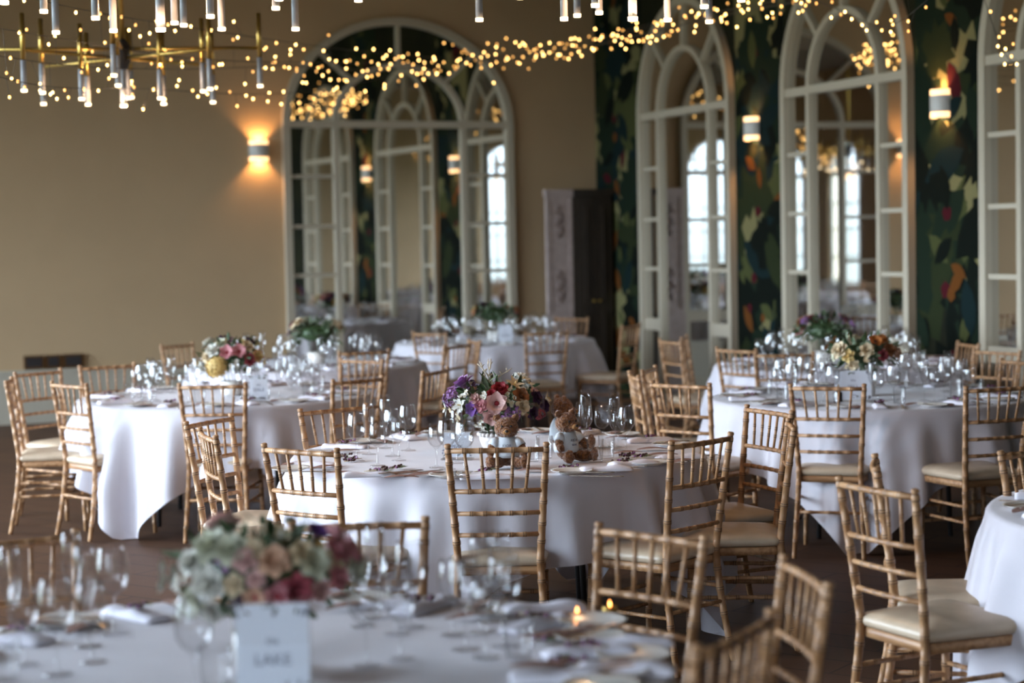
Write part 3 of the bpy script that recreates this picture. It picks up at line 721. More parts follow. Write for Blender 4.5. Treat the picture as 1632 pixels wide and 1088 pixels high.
# nearest table clusters: (px, py of base)
fr = 'on the nearest table'
for a in (
 ('champagne_flute', 118, 1000, 'champagne flute standing farthest back in the left group ' + fr),
 ('wine_glass', 182, 1010, 'large round wine glass at the right of the left group ' + fr),
 ('small_wine_glass', 40, 1060, 'small wine glass left of the others in the left group ' + fr),
 ('wine_glass', 92, 1075, 'large wine glass low at the front of the left group ' + fr),
 ('small_wine_glass', 148, 1055, 'small wine glass between the large ones of the left group ' + fr),
 ('champagne_flute', 20, 1030, 'champagne flute at the left edge of the photo ' + fr),
 ('tumbler', 8, 1085, 'tumbler cut by the left edge ' + fr),
 ('champagne_flute', 140, 1030, 'champagne flute in the middle of the left group ' + fr),
 ('wine_glass', 312, 1110, 'large wine glass left of the blue-white sign ' + fr),
 ('tumbler', 345, 1098, 'tumbler left of the blue-white sign ' + fr),
 ('wine_glass', 585, 1062, 'large wine glass lowest in the centre group ' + fr),
 ('champagne_flute', 578, 998, 'champagne flute at the left of the centre group ' + fr),
 ('champagne_flute', 600, 985, 'champagne flute beside the leftmost one of the centre group ' + fr),
 ('small_wine_glass', 632, 1010, 'small wine glass in the centre group ' + fr),
 ('wine_glass', 655, 1000, 'large wine glass at the right of the centre group ' + fr),
 ('small_wine_glass', 640, 1050, 'small wine glass at the lower right of the centre group ' + fr),
 ('champagne_flute', 768, 1008, 'champagne flute rising highest in the right group ' + fr),
 ('wine_glass', 742, 1035, 'large wine glass at the left of the right group ' + fr),
 ('wine_glass', 805, 1030, 'large wine glass at the right of the right group ' + fr),
 ('small_wine_glass', 775, 1048, 'small wine glass low in the right group ' + fr),
 ('champagne_flute', 800, 1005, 'champagne flute behind the right group ' + fr),
 ('tumbler', 828, 1050, 'tumbler at the lower right of the right group ' + fr),
 ('small_wine_glass', 722, 1012, 'small wine glass behind the right group ' + fr),
): gl(*a)
def pl(name, me, px, py, rz, label, cat, dz=0): 
    p = P(px, py, ZT + dz); put(name, me, p.x, p.y, R(rz), label, cat, z=ZT + dz)
pl('side_plate', PLM, 717, 760, 0, 'white side plate at the front edge, left of the front chair spindles', 'plate')
pl('side_plate', PLM, 912, 754, 0, 'white side plate at the front edge below the seated bear', 'plate')
pl('side_plate', PLM, 1035, 740, 0, 'white side plate behind the front right chair, middle table', 'plate')
pl('side_plate', PLM, 462, 750, 0, 'white side plate behind the front left chair, middle table', 'plate')
pl('napkin', NPM[0], 586, 759, 8, 'white napkin left of the pinkish dried leaves, middle table', 'napkin')
pl('napkin', NPM[1], 775, 762, 3, 'white napkin behind the spindles of the front chair', 'napkin')
pl('napkin', NPM[2], 966, 750, 12, 'white napkin with a knife, right of the plate below the bear', 'napkin')
pl('napkin', NPM[0], 1085, 731, 20, 'white napkin seen between the spindles of the front right chair', 'napkin')
pl('napkin', NPM[1], 500, 742, -20, 'white napkin behind the front left chair, middle table', 'napkin')
pl('napkin', NPM[2], 1010, 741, 25, 'white napkin under the scattered twigs right of the glasses', 'napkin')
for k, (x, y, a) in enumerate(((648, 757, 15), (668, 760, 35), (640, 763, -5), (1000, 724, 20), (1040, 718, 0), (520, 747, 30))):
    pl('dried_leaf', LFM, x, y, a, ('pinkish dried leaf, left of three at the front of the middle table', 'pinkish dried leaf, right of three at the front of the middle table', 'pinkish dried leaf, lowest of three at the front of the middle table', 'pinkish dried leaf right of the right glass cluster', 'dried leaf behind the twigs at the right of the middle table', 'dried leaf behind the front left chair of the middle table')[k], 'leaf')
for k, (x, y, a) in enumerate(((632, 748, 20), (560, 735, 60), (600, 752, 0), (775, 752, 10), (905, 748, 20), (985, 738, -20), (1022, 730, 10), (1000, 728, 40), (540, 730, -30))):
    pl('dried_sprig', SPM[k % 3], x, y, a, ('dark berry sprig above the pinkish leaves, middle table', 'yellowish sprig behind the front left chair post', 'thin sprig on the napkin left of the leaves', 'sprig on the napkin behind the front chair', 'mauve sprig at the feet of the right bear', 'twiggy sprig right of the tumblers', 'twiggy sprig on the pale napkin at right', 'twiggy sprig nearest the rightmost glass', 'sprig at the left edge of the middle table')[k], 'sprig', dz=.016 if k in (2, 3, 6) else 0)
for k, (x, y, a) in enumerate(((725, 755, 95), (735, 756, 92), (640, 752, 25))):
    pl('fork', FM, x, y, a, ('left fork standing out against the cloth behind the front chair spindles', 'right fork behind the front chair spindles', 'fork under the dried leaves, middle table')[k], 'fork', dz=.014)
for k, (x, y, a) in enumerate(((935, 753, -12), (950, 759, -15), (668, 753, 30), (1060, 738, 20))):
    pl('knife', KM, x, y, a, ('knife on the plate below the bear', 'knife in front of the napkin right of the bear', 'knife crossing the dried leaves, middle table', 'knife behind the front right chair')[k], 'knife', dz=.015 if k == 0 else 0)
for k, (x, y, a) in enumerate(((480, 744, -25), (520, 752, -10), (1110, 728, 30), (990, 745, 15))):
    pl('knife', KM, x, y, a, ('knife nearest the left rim of the middle table', 'knife behind the right post of the front left chair', 'knife nearest the right rim of the middle table', 'knife left of the front right chair')[k], 'knife')
for k, (x, y, a) in enumerate(((470, 741, 40), (545, 757, -15), (693, 757, 20), (1055, 727, 10), (1090, 737, 40), (850, 752, -10))):
    pl('dried_leaf', LFM, x, y, a, ('dried leaf nearest the left rim, middle table', 'dried leaf right of the front left chair post', 'dried leaf touching the plate left of the front chair', 'dried leaf between front right chair spindles, upper', 'dried leaf between front right chair spindles, lower', 'dried leaf below the right end of the front chair rail')[k], 'leaf')
# nearest table, right rim: stacked settings
for k, (x, y, a) in enumerate(((868, 972, 12), (1000, 1028, 2), (1000, 1070, -8), (890, 1082, 5), (640, 965, 0))):
    pl('napkin', NPM[k % 3], x, y, a, ('rolled napkin farthest back at the right rim ' + fr, 'lilac-white napkin sticking out at the right rim ' + fr, 'napkin below the lilac-white one at the right rim ' + fr, 'napkin lowest in the photo ' + fr, 'napkin at the back rim behind the glasses ' + fr)[k], 'napkin')
for k, (x, y) in enumerate(((945, 995), (1010, 1050), (960, 1100))):
    pl('side_plate', PLM, x, y, 0, ('white plate behind the napkins at the right rim ' + fr, 'white plate between the napkins at the right rim ' + fr, 'white plate lowest at the right rim ' + fr)[k], 'plate')
for k, (x, y, a) in enumerate(((895, 1015, 5), (905, 1062, 8), (860, 1068, -20))):
    pl('dried_leaf', LFM, x, y, a, ('brown dried leaf left of the lilac napkin ' + fr, 'brown dried leaf in the lower settings ' + fr, 'dark dried leaf left of the lower settings ' + fr)[k], 'leaf')
for k, (x, y, a) in enumerate(((870, 1022, 5), (900, 1060, 8))):
    pl('dried_sprig', SPM[k], x, y, a, ('dark berry sprig left of the lilac napkin ' + fr, 'dark berry sprig above the lowest napkin ' + fr)[k], 'sprig')
# tealight
for k, (x, y) in enumerate(((920, 985), (972, 975))):
    p = P(x, y, ZT); r = thing('tealight', ('lit tealight beside the white plate on the nearest table', 'lit tealight at the far rim of the nearest table')[k], 'candle', (p.x, p.y, ZT))
    b = MB(); b.lathe([(0, 0), (.019, 0), (.019, .014), (.017, .014), (.017, .010), (0, .010)], 20); b.obj('metal_cup', BRASS, r)
    b = MB(); b.lathe([(0, .0125), (.002, .014), (.0035, .018), (.0025, .024), (0, .031)], 10); b.obj('flame', CANDLE, r)

# ------------------------------------------------------------------ signs
def text_mesh(body, size, name='lettering'):
    cu = bpy.data.curves.new(name, 'FONT'); cu.body = body; cu.size = size; cu.align_x = 'CENTER'; cu.align_y = 'CENTER'; cu.extrude = .0004
    o = bpy.data.objects.new(name, cu); COL.objects.link(o); dg = bpy.context.evaluated_depsgraph_get()
    me = bpy.data.meshes.new_from_object(o.evaluated_get(dg)); bpy.data.objects.remove(o, do_unlink=True); me.name = name; return me
TXT = {}
def sign(px, py, s, w, h, rz, label, lines, ch=None):
    ch = ch or h
    p = P(px, py, ZT); r = thing('table_sign', label, 'sign', (p.x, p.y, ZT), R(rz))
    b = MB(); b.box((-w / 2, -.002, .012), (w / 2, .002, ch + .012)); b.obj('card', CARD, r)
    b = MB(); b.box((-w / 2 - .006, -.006, .006), (w / 2 + .006, -.0045, h + .02)); b.box((-w / 2 - .006, .0045, .006), (w / 2 + .006, .006, h + .02)); b.obj('clear_cover', GLASS, r)
    b = MB(); b.box((-w / 2 - .01, -.03, 0), (w / 2 + .01, .03, .006)); b.obj('stand', GLASS, r)
    rn = random.Random(int(px)); b = MB()
    for (cx, cz) in ((-w / 2, h), (w / 2, h), (-w / 2, .02), (w / 2, .02), (-w * .05, h), (.02, .02)):
        for k in range(7):
            x = cx * .86 + rn.uniform(-.016, .016); z = .012 + cz * .95 + rn.uniform(-.014, .010); a = rn.uniform(0, 6); q = rn.uniform(.005, .010)
            b.prism([(x + q * cos(a), z + q * sin(a)), (x + .35 * q * cos(a + 1.6), z + .35 * q * sin(a + 1.6)), (x - q * cos(a), z - q * sin(a)), (x + .35 * q * cos(a - 1.6), z + .35 * q * sin(a - 1.6))], -.0026, -.002, mi=rn.randrange(3), M=XZ)
    b.obj('floral_border', [INK, FOL1, BERRY], r)
    for t, sz, z in lines:
        key = (t, sz)
        if key not in TXT: TXT[key] = text_mesh(t, sz); TXT[key].materials.append(INK)
        o = link('lettering', TXT[key], r, (0, -.0028, z)); o.rotation_euler = (pi / 2, 0, 0)
    return r
sign(437, 1120, 0, .150, .195, 3, 'blue-white sign card with floral border in front of the near bouquet', (('the', .020, .130), ('LAKE', .033, .090)))
sign(729, 732, 0, .115, .26, -12, 'white sign card behind the glasses left of the bears', (('the', .014, .08), ('PEAK', .022, .055)), ch=.105)
sign(413, 641, 0, .105, .15, 4, 'white sign card in front of the yellow-flowered bouquet', (('the', .018, .105), ('DALE', .028, .075)))
sign(1360, 640, 0, .20, .16, -6, 'white sign card in front of the cream and orange bouquet', (('the', .02, .12), ('FELL', .032, .08)))
sign(806, 549, 0, .13, .17, -4, 'small white sign card on the far table before the cupboard', (('the', .02, .12), ('TARN', .03, .08)))
p = P(1336, 640, ZT); r = thing('dark_bottle', 'small dark bottle behind the spindles of the right table front chair', 'bottle', (p.x, p.y, ZT))
b = MB(); b.lathe([(0, 0), (.024, 0), (.025, .01), (.025, .05), (.015, .065), (.011, .07), (.011, .083)], 20); b.obj('body', mat('dark_bottle_glass', (.01, .012, .02), .15), r)
b = MB(); b.lathe([(.012, .083), (.013, .083), (.013, .098), (0, .098)], 16); b.obj('cap', BRASS, r)

# ------------------------------------------------------------------ flowers
FC = {'white': (.72, .70, .62), 'cream': (.72, .58, .38), 'peach': (.68, .42, .28), 'pink': (.62, .26, .28), 'blush': (.66, .40, .36), 'red': (.28, .01, .02),
      'dusty': (.36, .07, .09), 'purple': (.14, .05, .24), 'lilac': (.36, .18, .40), 'plum': (.055, .015, .05), 'yellow': (.72, .52, .20), 'orange': (.62, .22, .05), 'brown': (.32, .13, .05), 'greenw': (.60, .60, .45)}
FMAT = {k: mat('petal_' + k, v, .6, var=tuple(c * .78 for c in v), scale=60) for k, v in FC.items()}
FMESH = {}
def petal(b, M, L, wd, cup, mi=0, tip=.0, n=5):
    V = []; F = []
    for i in range(n + 1):
        t = i / n; w = wd * sin(pi * min(1, .12 + .80 * t)) * (1 if tip == 0 else (1 - tip * t ** 2))
        for j in range(5):
            v = j / 2 - 1; V.append(M @ Vector((v * w, L * t, cup * L * (t ** 1.6) + .25 * w * v * v)))
    for i in range(n):
        for j in range(4): F.append((i * 5 + j, (i + 1) * 5 + j, (i + 1) * 5 + j + 1, i * 5 + j + 1))
    b.add(V, F, mi)
def flower(kind, col):
    if (kind, col) in FMESH: return FMESH[(kind, col)]
    b = MB(); rn = random.Random(kind + col)
    if kind == 'rose':      # unit radius 1
        for ring, (n, L, tilt, w) in enumerate(((6, 1.0, 20, .52), (5, .92, 42, .46), (5, .78, 62, .40), (4, .62, 76, .30), (3, .5, 86, .22))):
            for k in range(n):
                M = Matrix.Rotation(2 * pi * (k + .5 * ring) / n + rn.uniform(-.1, .1), 4, 'Z') @ Matrix.Translation((0, .12, .05 + .03 * ring)) @ Matrix.Rotation(R(tilt + rn.uniform(-5, 5)), 4, 'X')
                petal(b, M, L, w, -.12 if ring else -.25)
        b.ell((0, 0, .2), (.3, .3, .35), 10, 6)
    elif kind == 'anemone':
        for ring in range(2):
            for k in range(6):
                M = Matrix.Rotation(2 * pi * (k + .5 * ring) / 6, 4, 'Z') @ Matrix.Translation((0, .08, .03 * ring)) @ Matrix.Rotation(R(22 + 16 * ring), 4, 'X'); petal(b, M, 1 - .12 * ring, .48, .05)
        b.ell((0, 0, .14), (.22, .22, .16), 10, 6, mi=1)
        for k in range(16): q = 2 * pi * k / 16; b.ell((.32 * cos(q), .32 * sin(q), .2), (.035, .035, .035), 5, 4, mi=1)
    elif kind == 'cluster':
        for k in range(44):
            d = Vector((rn.gauss(0, 1), rn.gauss(0, 1), rn.uniform(-.3, 1.3))).normalized(); p = d * rn.uniform(.7, .9)
            Mq = Matrix.Translation(p) @ d.to_track_quat('Z', 'Y').to_matrix().to_4x4()
            for j in range(4): petal(b, Mq @ Matrix.Rotation(j * pi / 2 + k, 4, 'Z') @ Matrix.Rotation(R(25), 4, 'X'), .24, .13, .1, n=2)
    elif kind == 'lily':
        for k in range(6):
            M = Matrix.Rotation(2 * pi * k / 6, 4, 'Z') @ Matrix.Rotation(R(48 - 10 * (k % 2)), 4, 'X'); petal(b, M, 1.1, .30, -.35, tip=.35)
        b.ell((0, 0, .3), (.08, .08, .35), 8, 5, mi=1)
    elif kind == 'pompom':
        b.ell((0, 0, 0), (.8, .8, .8), 14, 10)
        for k in range(90):
            z = 1 - 2 * (k + .5) / 90; q = k * 2.39996; rr = sqrt(1 - z * z); d = Vector((rr * cos(q), rr * sin(q), z))
            if z < -.7: continue
            Mq = Matrix.Translation(d * .72) @ d.to_track_quat('Z', 'Y').to_matrix().to_4x4() @ Matrix.Rotation(R(60), 4, 'X'); petal(b, Mq, .30, .14, -.1, n=2)
    else:                   # small
        for j in range(5):
            c = Vector((rn.uniform(-.7, .7), rn.uniform(-.7, .7), rn.uniform(-.2, .4)))
            for k in range(5): petal(b, Matrix.Translation(c) @ Matrix.Rotation(2 * pi * k / 5, 4, 'Z') @ Matrix.Rotation(R(25), 4, 'X'), .42, .2, .05, n=3)
            b.ell(c + Vector((0, 0, .06)), (.08, .08, .06), 6, 4, mi=1)
    c2 = {'anemone': 'red' if col in ('pink', 'blush', 'peach') else 'plum', 'small': 'yellow', 'lily': 'yellow'}.get(kind, col)
    FMESH[(kind, col)] = b.mesh({'rose': 'rose', 'anemone': 'anemone', 'cluster': 'stock_flower', 'lily': 'lily_flower', 'pompom': 'chrysanthemum', 'small': 'small_blossoms'}[kind], [FMAT[col], FMAT[c2]])
    return FMESH[(kind, col)]
def foliage(b, rx, ry, rz, n, rn, mi=(0, 0, 1), s=.04):
    for k in range(n):
        d = Vector((rn.gauss(0, 1), rn.gauss(0, 1), rn.gauss(.25, .8))).normalized(); p = Vector((d.x * rx, d.y * ry, d.z * rz)) * rn.uniform(.45, 1.02)
        M = Matrix.Translation(p) @ d.to_track_quat('Y', 'Z').to_matrix().to_4x4() @ Matrix.Rotation(rn.uniform(0, 6), 4, 'Y') @ Matrix.Rotation(rn.uniform(-.9, .9), 4, 'X')
        petal(b, M, s * rn.uniform(.6, 1.3), s * rn.uniform(.14, .28), rn.uniform(-.3, .3), mi=rn.choice(mi), n=3)
def bouquet(c, r3, vase, flowers, label, seed, fillcols, nfill=14, twigs=False, leafmix=(0, 0, 1)):
    """flowers: (dx, dz, kind, colour, radius) measured about the centre c (x, y, z)"""
    rn = random.Random(seed); cx, cy, cz = c; rx, ry, rz = r3
    root = thing('flower_arrangement', label, 'flower arrangement', (cx, cy, ZT)); h = cz - ZT
    b = MB()
    if vase == 'bowl':
        b.lathe([(0, 0), (.05, 0), (.055, .006), (.07, .03), (.078, .055), (.080, .078), (.076, .080), (.072, .06), (.0, .05)], 32)
        for k in range(24): q = 2 * pi * k / 24; b.ell((.079 * cos(q), .079 * sin(q), .079), (.011, .011, .010), 6, 5)
        b.obj('scalloped_bowl', CERA, root)
    elif vase == 'glass':
        b.lathe([(0, 0), (.06, 0), (.065, .01), (.065, .08), (.062, .08), (.06, .012), (0, .010)], 32); b.obj('glass_vase', GLASS, root)
    else:
        b.lathe([(0, 0), (.055, 0), (.065, .01), (.07, .09), (.066, .09), (.06, .012), (0, .010)], 32); b.obj('white_vase', PORC, root)
    b = MB(); b.ell((0, 0, h), (rx * .62, ry * .62, rz * .60), 14, 10, mi=0); 
    for k in range(9): q = rn.uniform(0, 6); b.tube([(.02 * cos(q), .02 * sin(q), .02), (rx * .4 * cos(q), ry * .4 * sin(q), h)], .002, 5)
    bb = MB(); foliage(bb, rx * .92, ry * .92, rz * .92, 170, rn, mi=leafmix, s=max(.035, rx * .24))
    b.add([Vector(v) + Vector((0, 0, h)) for v in bb.v], bb.f); 
    for i in range(len(bb.m)): b.m[-len(bb.m) + i] = bb.m[i]
    b.obj('foliage', [FOL1, FOL2], root)
    def place(dx, dy, dz, kind, col, r):
        d = Vector((dx / rx ** 1.2, dy / ry ** 1.2, dz / rz ** 1.2 + .15)); d.normalize()
        me = flower(kind, col); o = link(me.name.split('.')[0], me, root, (dx, dy, h + dz)); o.scale = (r, r, r)
        o.rotation_euler = d.to_track_quat('Z', 'Y').to_euler()
        return o
    for dx, dz, kind, col, r in flowers:
        q = 1 - min(.98, (dx / rx) ** 2 + (dz / rz) ** 2); place(dx, -ry * sqrt(q) * .92, dz, kind, col, r)
    for k in range(nfill):
        a = rn.uniform(-.15 * pi, 1.15 * pi) ; e_ = rn.uniform(-.2, .9); kind = rn.choice(('rose', 'rose', 'small', 'lily', 'cluster', 'anemone'))
        place(rx * .95 * cos(a) * cos(e_), ry * .95 * sin(a) * cos(e_), rz * .95 * sin(e_), kind, rn.choice(fillcols), rx * rn.uniform(.17, .26))
    if twigs:
        b = MB()
        for k in range(6):
            p = Vector((rn.uniform(-.04, 0), 0, h + rz * .6)); a = rn.uniform(-.55, .6); pts = [p.copy()]
            for i in range(5): p = p + Vector((sin(a), rn.uniform(-.2, .2), cos(a))) * .026; a += rn.uniform(-.25, .25); pts.append(p.copy())
            b.tube(pts, [.0022, .002, .0018, .0018, .003, .0015], 5)
            for i in (2, 3, 4):
                q = pts[i]; d = Vector((rn.uniform(-1, 1), rn.uniform(-.4, .4), 1)).normalized() * .018; b.tube([q, q + d * .5, q + d], [.0012, .0028, .001], 5)
        b.obj('twigs', TWIG, root)
    return root
def rel(px0, py0, s, lst): return [((x - px0) / s, (py0 - y) / s, k, c, 1.14 * r / s) for x, y, k, c, r in lst]
X, Y, _ = TABLES['main']
MAINF = [(722, 634, 'cluster', 'lilac', 15), (713, 652, 'lily', 'white', 12), (735, 645, 'lily', 'white', 13), (728, 660, 'small', 'cream', 12), (742, 628, 'small', 'white', 9), (754, 650, 'anemone', 'purple', 11), (758, 636, 'rose', 'blush', 9),
 (766, 645, 'rose', 'pink', 10), (768, 630, 'small', 'white', 9), (791, 642, 'anemone', 'blush', 16), (797, 622, 'rose', 'red', 12), (785, 628, 'rose', 'red', 8), (819, 616, 'lily', 'cream', 13), (832, 612, 'lily', 'white', 13), (828, 632, 'rose', 'brown', 12),
 (830, 648, 'rose', 'cream', 11), (783, 663, 'rose', 'blush', 12), (802, 662, 'cluster', 'lilac', 13), (817, 657, 'cluster', 'lilac', 12), (762, 672, 'small', 'white', 10), (768, 682, 'small', 'white', 8), (852, 636, 'rose', 'plum', 10), (868, 640, 'lily', 'cream', 11),
 (858, 664, 'cluster', 'dusty', 9), (846, 660, 'rose', 'plum', 9), (850, 628, 'rose', 'blush', 7), (812, 640, 'small', 'greenw', 9), (806, 628, 'small', 'greenw', 8)]
bouquet((X, Y - .02, .978), (.215, .17, .115), 'bowl', rel(790, 646, 359, MAINF), 'bouquet of pink anemone, lilac and cream flowers with pale twigs behind the bears', 5, ('blush', 'cream', 'lilac', 'white', 'plum'), 10, True, (0, 0, 0, 1))
X, Y, _ = TABLES['front']
FRF = [(352, 852, 'rose', 'greenw', 26), (322, 875, 'rose', 'white', 20), (383, 855, 'rose', 'greenw', 24), (407, 868, 'rose', 'blush', 18), (420, 855, 'rose', 'cream', 16), (452, 872, 'rose', 'peach', 22), (350, 905, 'rose', 'white', 25), (330, 930, 'rose', 'greenw', 20), (390, 906, 'rose', 'cream', 15),
 (423, 926, 'anemone', 'peach', 20), (455, 925, 'anemone', 'pink', 23), (484, 918, 'rose', 'dusty', 24), (510, 878, 'rose', 'greenw', 24), (495, 865, 'rose', 'cream', 20), (512, 840, 'anemone', 'purple', 18), (515, 856, 'small', 'yellow', 15), (350, 948, 'rose', 'white', 20), (312, 945, 'cluster', 'greenw', 20),
 (545, 905, 'rose', 'pink', 18), (520, 922, 'rose', 'blush', 16), (300, 905, 'small', 'white', 18), (425, 898, 'rose', 'blush', 13), (535, 880, 'small', 'cream', 16), (400, 940, 'rose', 'plum', 14), (372, 880, 'small', 'lilac', 12)]
bouquet((X + .01, Y, .985), (.205, .16, .125), 'white', rel(420, 902, 723, FRF), 'large out-of-focus bouquet of green-white, peach and pink roses on the nearest table', 6, ('white', 'greenw', 'blush', 'cream', 'pink'), 10, False, (0, 0, 1))
X, Y, _ = TABLES['left']
LFF = [(350, 585, 'pompom', 'yellow', 17), (318, 580, 'lily', 'yellow', 8), (326, 586, 'rose', 'white', 8), (368, 563, 'anemone', 'pink', 11), (386, 562, 'anemone', 'pink', 11), (345, 560, 'rose', 'white', 10), (358, 550, 'rose', 'greenw', 9), (375, 548, 'small', 'plum', 9), (398, 555, 'rose', 'cream', 9),
 (412, 570, 'rose', 'yellow', 9), (402, 575, 'rose', 'dusty', 9), (336, 570, 'rose', 'cream', 8), (378, 578, 'small', 'white', 9), (340, 598, 'rose', 'purple', 8), (420, 580, 'lily', 'yellow', 7)]
bouquet((X + .04, Y, 1.0), (.205, .16, .12), 'white', rel(368, 572, 256, LFF), 'bouquet with one big pale yellow chrysanthemum and pink flowers on the left table', 7, ('cream', 'pink', 'white', 'yellow', 'plum'), 8)
X, Y, _ = TABLES['right']
RTF = [(1330, 567, 'rose', 'cream', 12), (1322, 575, 'small', 'greenw', 9), (1342, 575, 'rose', 'yellow', 9), (1350, 588, 'rose', 'cream', 8), (1370, 567, 'rose', 'cream', 10), (1385, 555, 'anemone', 'orange', 11), (1398, 552, 'rose', 'orange', 9), (1405, 567, 'rose', 'brown', 10), (1418, 572, 'rose', 'peach', 9), (1365, 578, 'small', 'cream', 8), (1345, 595, 'small', 'cream', 7), (1395, 575, 'rose', 'dusty', 8)]
bouquet((X - .04, Y, 1.0), (.21, .16, .11), 'white', rel(1372, 575, 278, RTF), 'bouquet of cream and orange flowers on the right table', 8, ('cream', 'orange', 'brown'), 4)
for key, lab, cols, sd, dx in (('farmid', 'small dark bouquet with plum and yellow flowers before the black cupboard', ('plum', 'yellow', 'brown', 'dusty', 'white'), 9, 0), ('farleft', 'bouquet with cream and purple flowers below the back-wall mirror', ('cream', 'plum', 'cream', 'dusty', 'greenw'), 10, .07), ('farright', 'dark leafy bouquet with brown and plum flowers before the middle mirror', ('plum', 'brown', 'dusty', 'lilac'), 12, -.1)):
    X, Y, _ = TABLES[key]; bouquet((X + dx, Y, 1.0), (.21, .17, .11), 'white', [], lab, sd, cols, 17)

# ------------------------------------------------------------------ teddy bears
def bear(px, py, face, label, lean=0, s=1.0, text=True):
    p = P(px, py, ZT); root = thing('teddy_bear', label, 'teddy bear', (p.x, p.y, ZT), -R(face) ); root.scale = (s, s, s)
    # local: faces +y
    b = MB()
    b.ell((0, 0, .072), (.052, .046, .066), 20, 14)
    b.ell((0, .004, .172), (.052, .046, .046), 24, 16)
    b.ell((0, .042, .160), (.024, .024, .020), 16, 10)
    for q in (-1, 1):
        b.ell((q * .040, -.004, .214), (.018, .010, .018), 14, 10)
        Mr = Matrix.Rotation(R(-q * 38), 4, 'Z')
        b.ell((q * .045, .062, .026), (.024, .052, .024), 16, 10, M=Mr); 
        b.ell((q * .075, .103, .034), (.022, .015, .030), 14, 10, M=Mr)
        b.ell((q * .060, .022, .098), (.018, .018, .040), 14, 10, M=Matrix.Rotation(R(q * -32), 4, 'Y') @ Matrix.Rotation(R(28), 4, 'X'))
        b.ell((q * .072, .044, .068), (.017, .017, .018), 12, 8)
    o = b.obj('body', FUR, root)
    m = o.modifiers.new('remesh', 'REMESH'); m.mode = 'VOXEL'; m.voxel_size = .0034; m.use_smooth_shade = True
    tx = bpy.data.textures.get('fur') or bpy.data.textures.new('fur', 'CLOUDS'); tx.noise_scale = .008; tx.noise_depth = 2
    d = o.modifiers.new('fur', 'DISPLACE'); d.texture = tx; d.strength = .011; d.mid_level = .45; d.texture_coords = 'LOCAL'
    b = MB(); b.ell((0, .062, .158), (.017, .012, .013), 14, 10); b.obj('muzzle', FURD, root)
    b = MB(); b.ell((0, .073, .164), (.008, .005, .006), 10, 8); b.obj('nose', BLACKM, root)
    for q in (-1, 1): b = MB(); b.ell((q * .019, .045, .182), (.0055, .0045, .0055), 10, 8); b.obj('eye', BLACKM, root)
    # shirt: torso shell with short sleeves
    b = MB(); pr = [(.056, .044), (.059, .058), (.057, .085), (.051, .108), (.041, .126), (.033, .134), (.030, .133)]
    n = 28; b0 = []
    V = [(r * cos(2 * pi * j / n), r * .9 * sin(2 * pi * j / n), z) for r, z in pr for j in range(n)]
    b.add(V, [(i * n + j, i * n + (j + 1) % n, (i + 1) * n + (j + 1) % n, (i + 1) * n + j) for i in range(len(pr) - 1) for j in range(n)])
    for q in (-1, 1):
        a0 = Vector((q * .040, .004, .118)); a1 = Vector((q * .064, .024, .094)); b.tube([a0, a0.lerp(a1, .5) + Vector((0, 0, .004)), a1], [.017, .020, .021], 14)
    o = b.obj('shirt', SHIRT, root); sm = o.modifiers.new('thickness', 'SOLIDIFY'); sm.thickness = .002
    if text:
        for t, sz, z in (('KIOR', .017, .098), ('BEAR', .012, .078)):
            if (t, sz) not in TXT: TXT[(t, sz)] = text_mesh(t, sz); TXT[(t, sz)].materials.append(INK)
            o = link('shirt_print', TXT[(t, sz)], root, (0, .0545 - .12 * max(0, z - .085), z)); o.rotation_euler = (pi / 2 + .0, 0, pi)
    return root
bear(808, 744, 178, 'brown teddy bear in a white printed shirt, left one, behind the front chair', s=.95)
bear(903, 735, 140, 'brown teddy bear in a white printed shirt, right one, legs stretched to the right', s=.95)
bear(896, 716, 70, 'brown teddy bear seated behind the right one, its head above it', s=1.06, text=False)

# ------------------------------------------------------------------ chandeliers
def make_chandelier(loc, rz, label):
    root = thing('chandelier', label, 'chandelier', loc, rz)
    b = MB(); b.tube([(0, 0, -.10), (0, 0, -.05), (0, 0, .05), (0, 0, .09)], [.03, .05, .05, .02], 16); b.obj('hub', BLACKM, root)
    b = MB(); b.tube([(0, 0, .05), (0, 0, HT - loc[2])], .017, 10); b.lathe([(0, HT - loc[2] - .03), (.07, HT - loc[2] - .03), (.07, HT - loc[2])], 20); b.obj('stem', BRASS, root)
    b = MB(); b.tube([(0, 0, -.32), (0, 0, -.1)], .02, 10); b.obj('lower_tube', TUBEW, root)
    L = bpy.data.lights.new('chandelier_light', 'POINT'); L.energy = 36; L.color = (1, .60, .33); L.shadow_soft_size = .02; lo = bpy.data.objects.new('chandelier_light', L); COL.objects.link(lo); lo.parent = root; lo.location = (0, 0, -.36)
    b = MB(); b.tube([(0, 0, -.335), (0, 0, -.32)], [.021, .023], 12); b.obj('lamp_tip', TIP, root)
    for k in range(8):
        a = 2 * pi * k / 8; dz = .03 * (-1) ** k; out = .86 if k % 2 == 0 else .78; inn = .50 if k % 2 == 0 else .34
        ar = MB(); ar.tube([(0, 0, dz), (out * cos(a), out * sin(a), dz)], .011, 8); ar = ar.obj('arm', BRASS, root)
        for q, (rr, zz) in enumerate(((out, 0), (inn, -.03))):
            x, y = rr * cos(a), rr * sin(a)
            t = MB(); t.tube([(x, y, dz + zz - .06), (x, y, dz + zz + .22)], .0145, 10); t = t.obj('lamp_tube', BRASS, root)
            t2 = MB(); t2.tube([(x, y, dz + zz - .235), (x, y, dz + zz - .06)], .0165, 12); t2.obj('lamp_sleeve', TUBEW, t)
            t3 = MB(); t3.tube([(x, y, dz + zz - .25), (x, y, dz + zz - .235)], [.0175, .0185], 12); t3.obj('lamp_tip', TIP, t)
    return root
c1 = make_chandelier((-2.43, 12.0, 2.92), R(8), 'brass chandelier with pale lit tubes, fully in view at upper left')
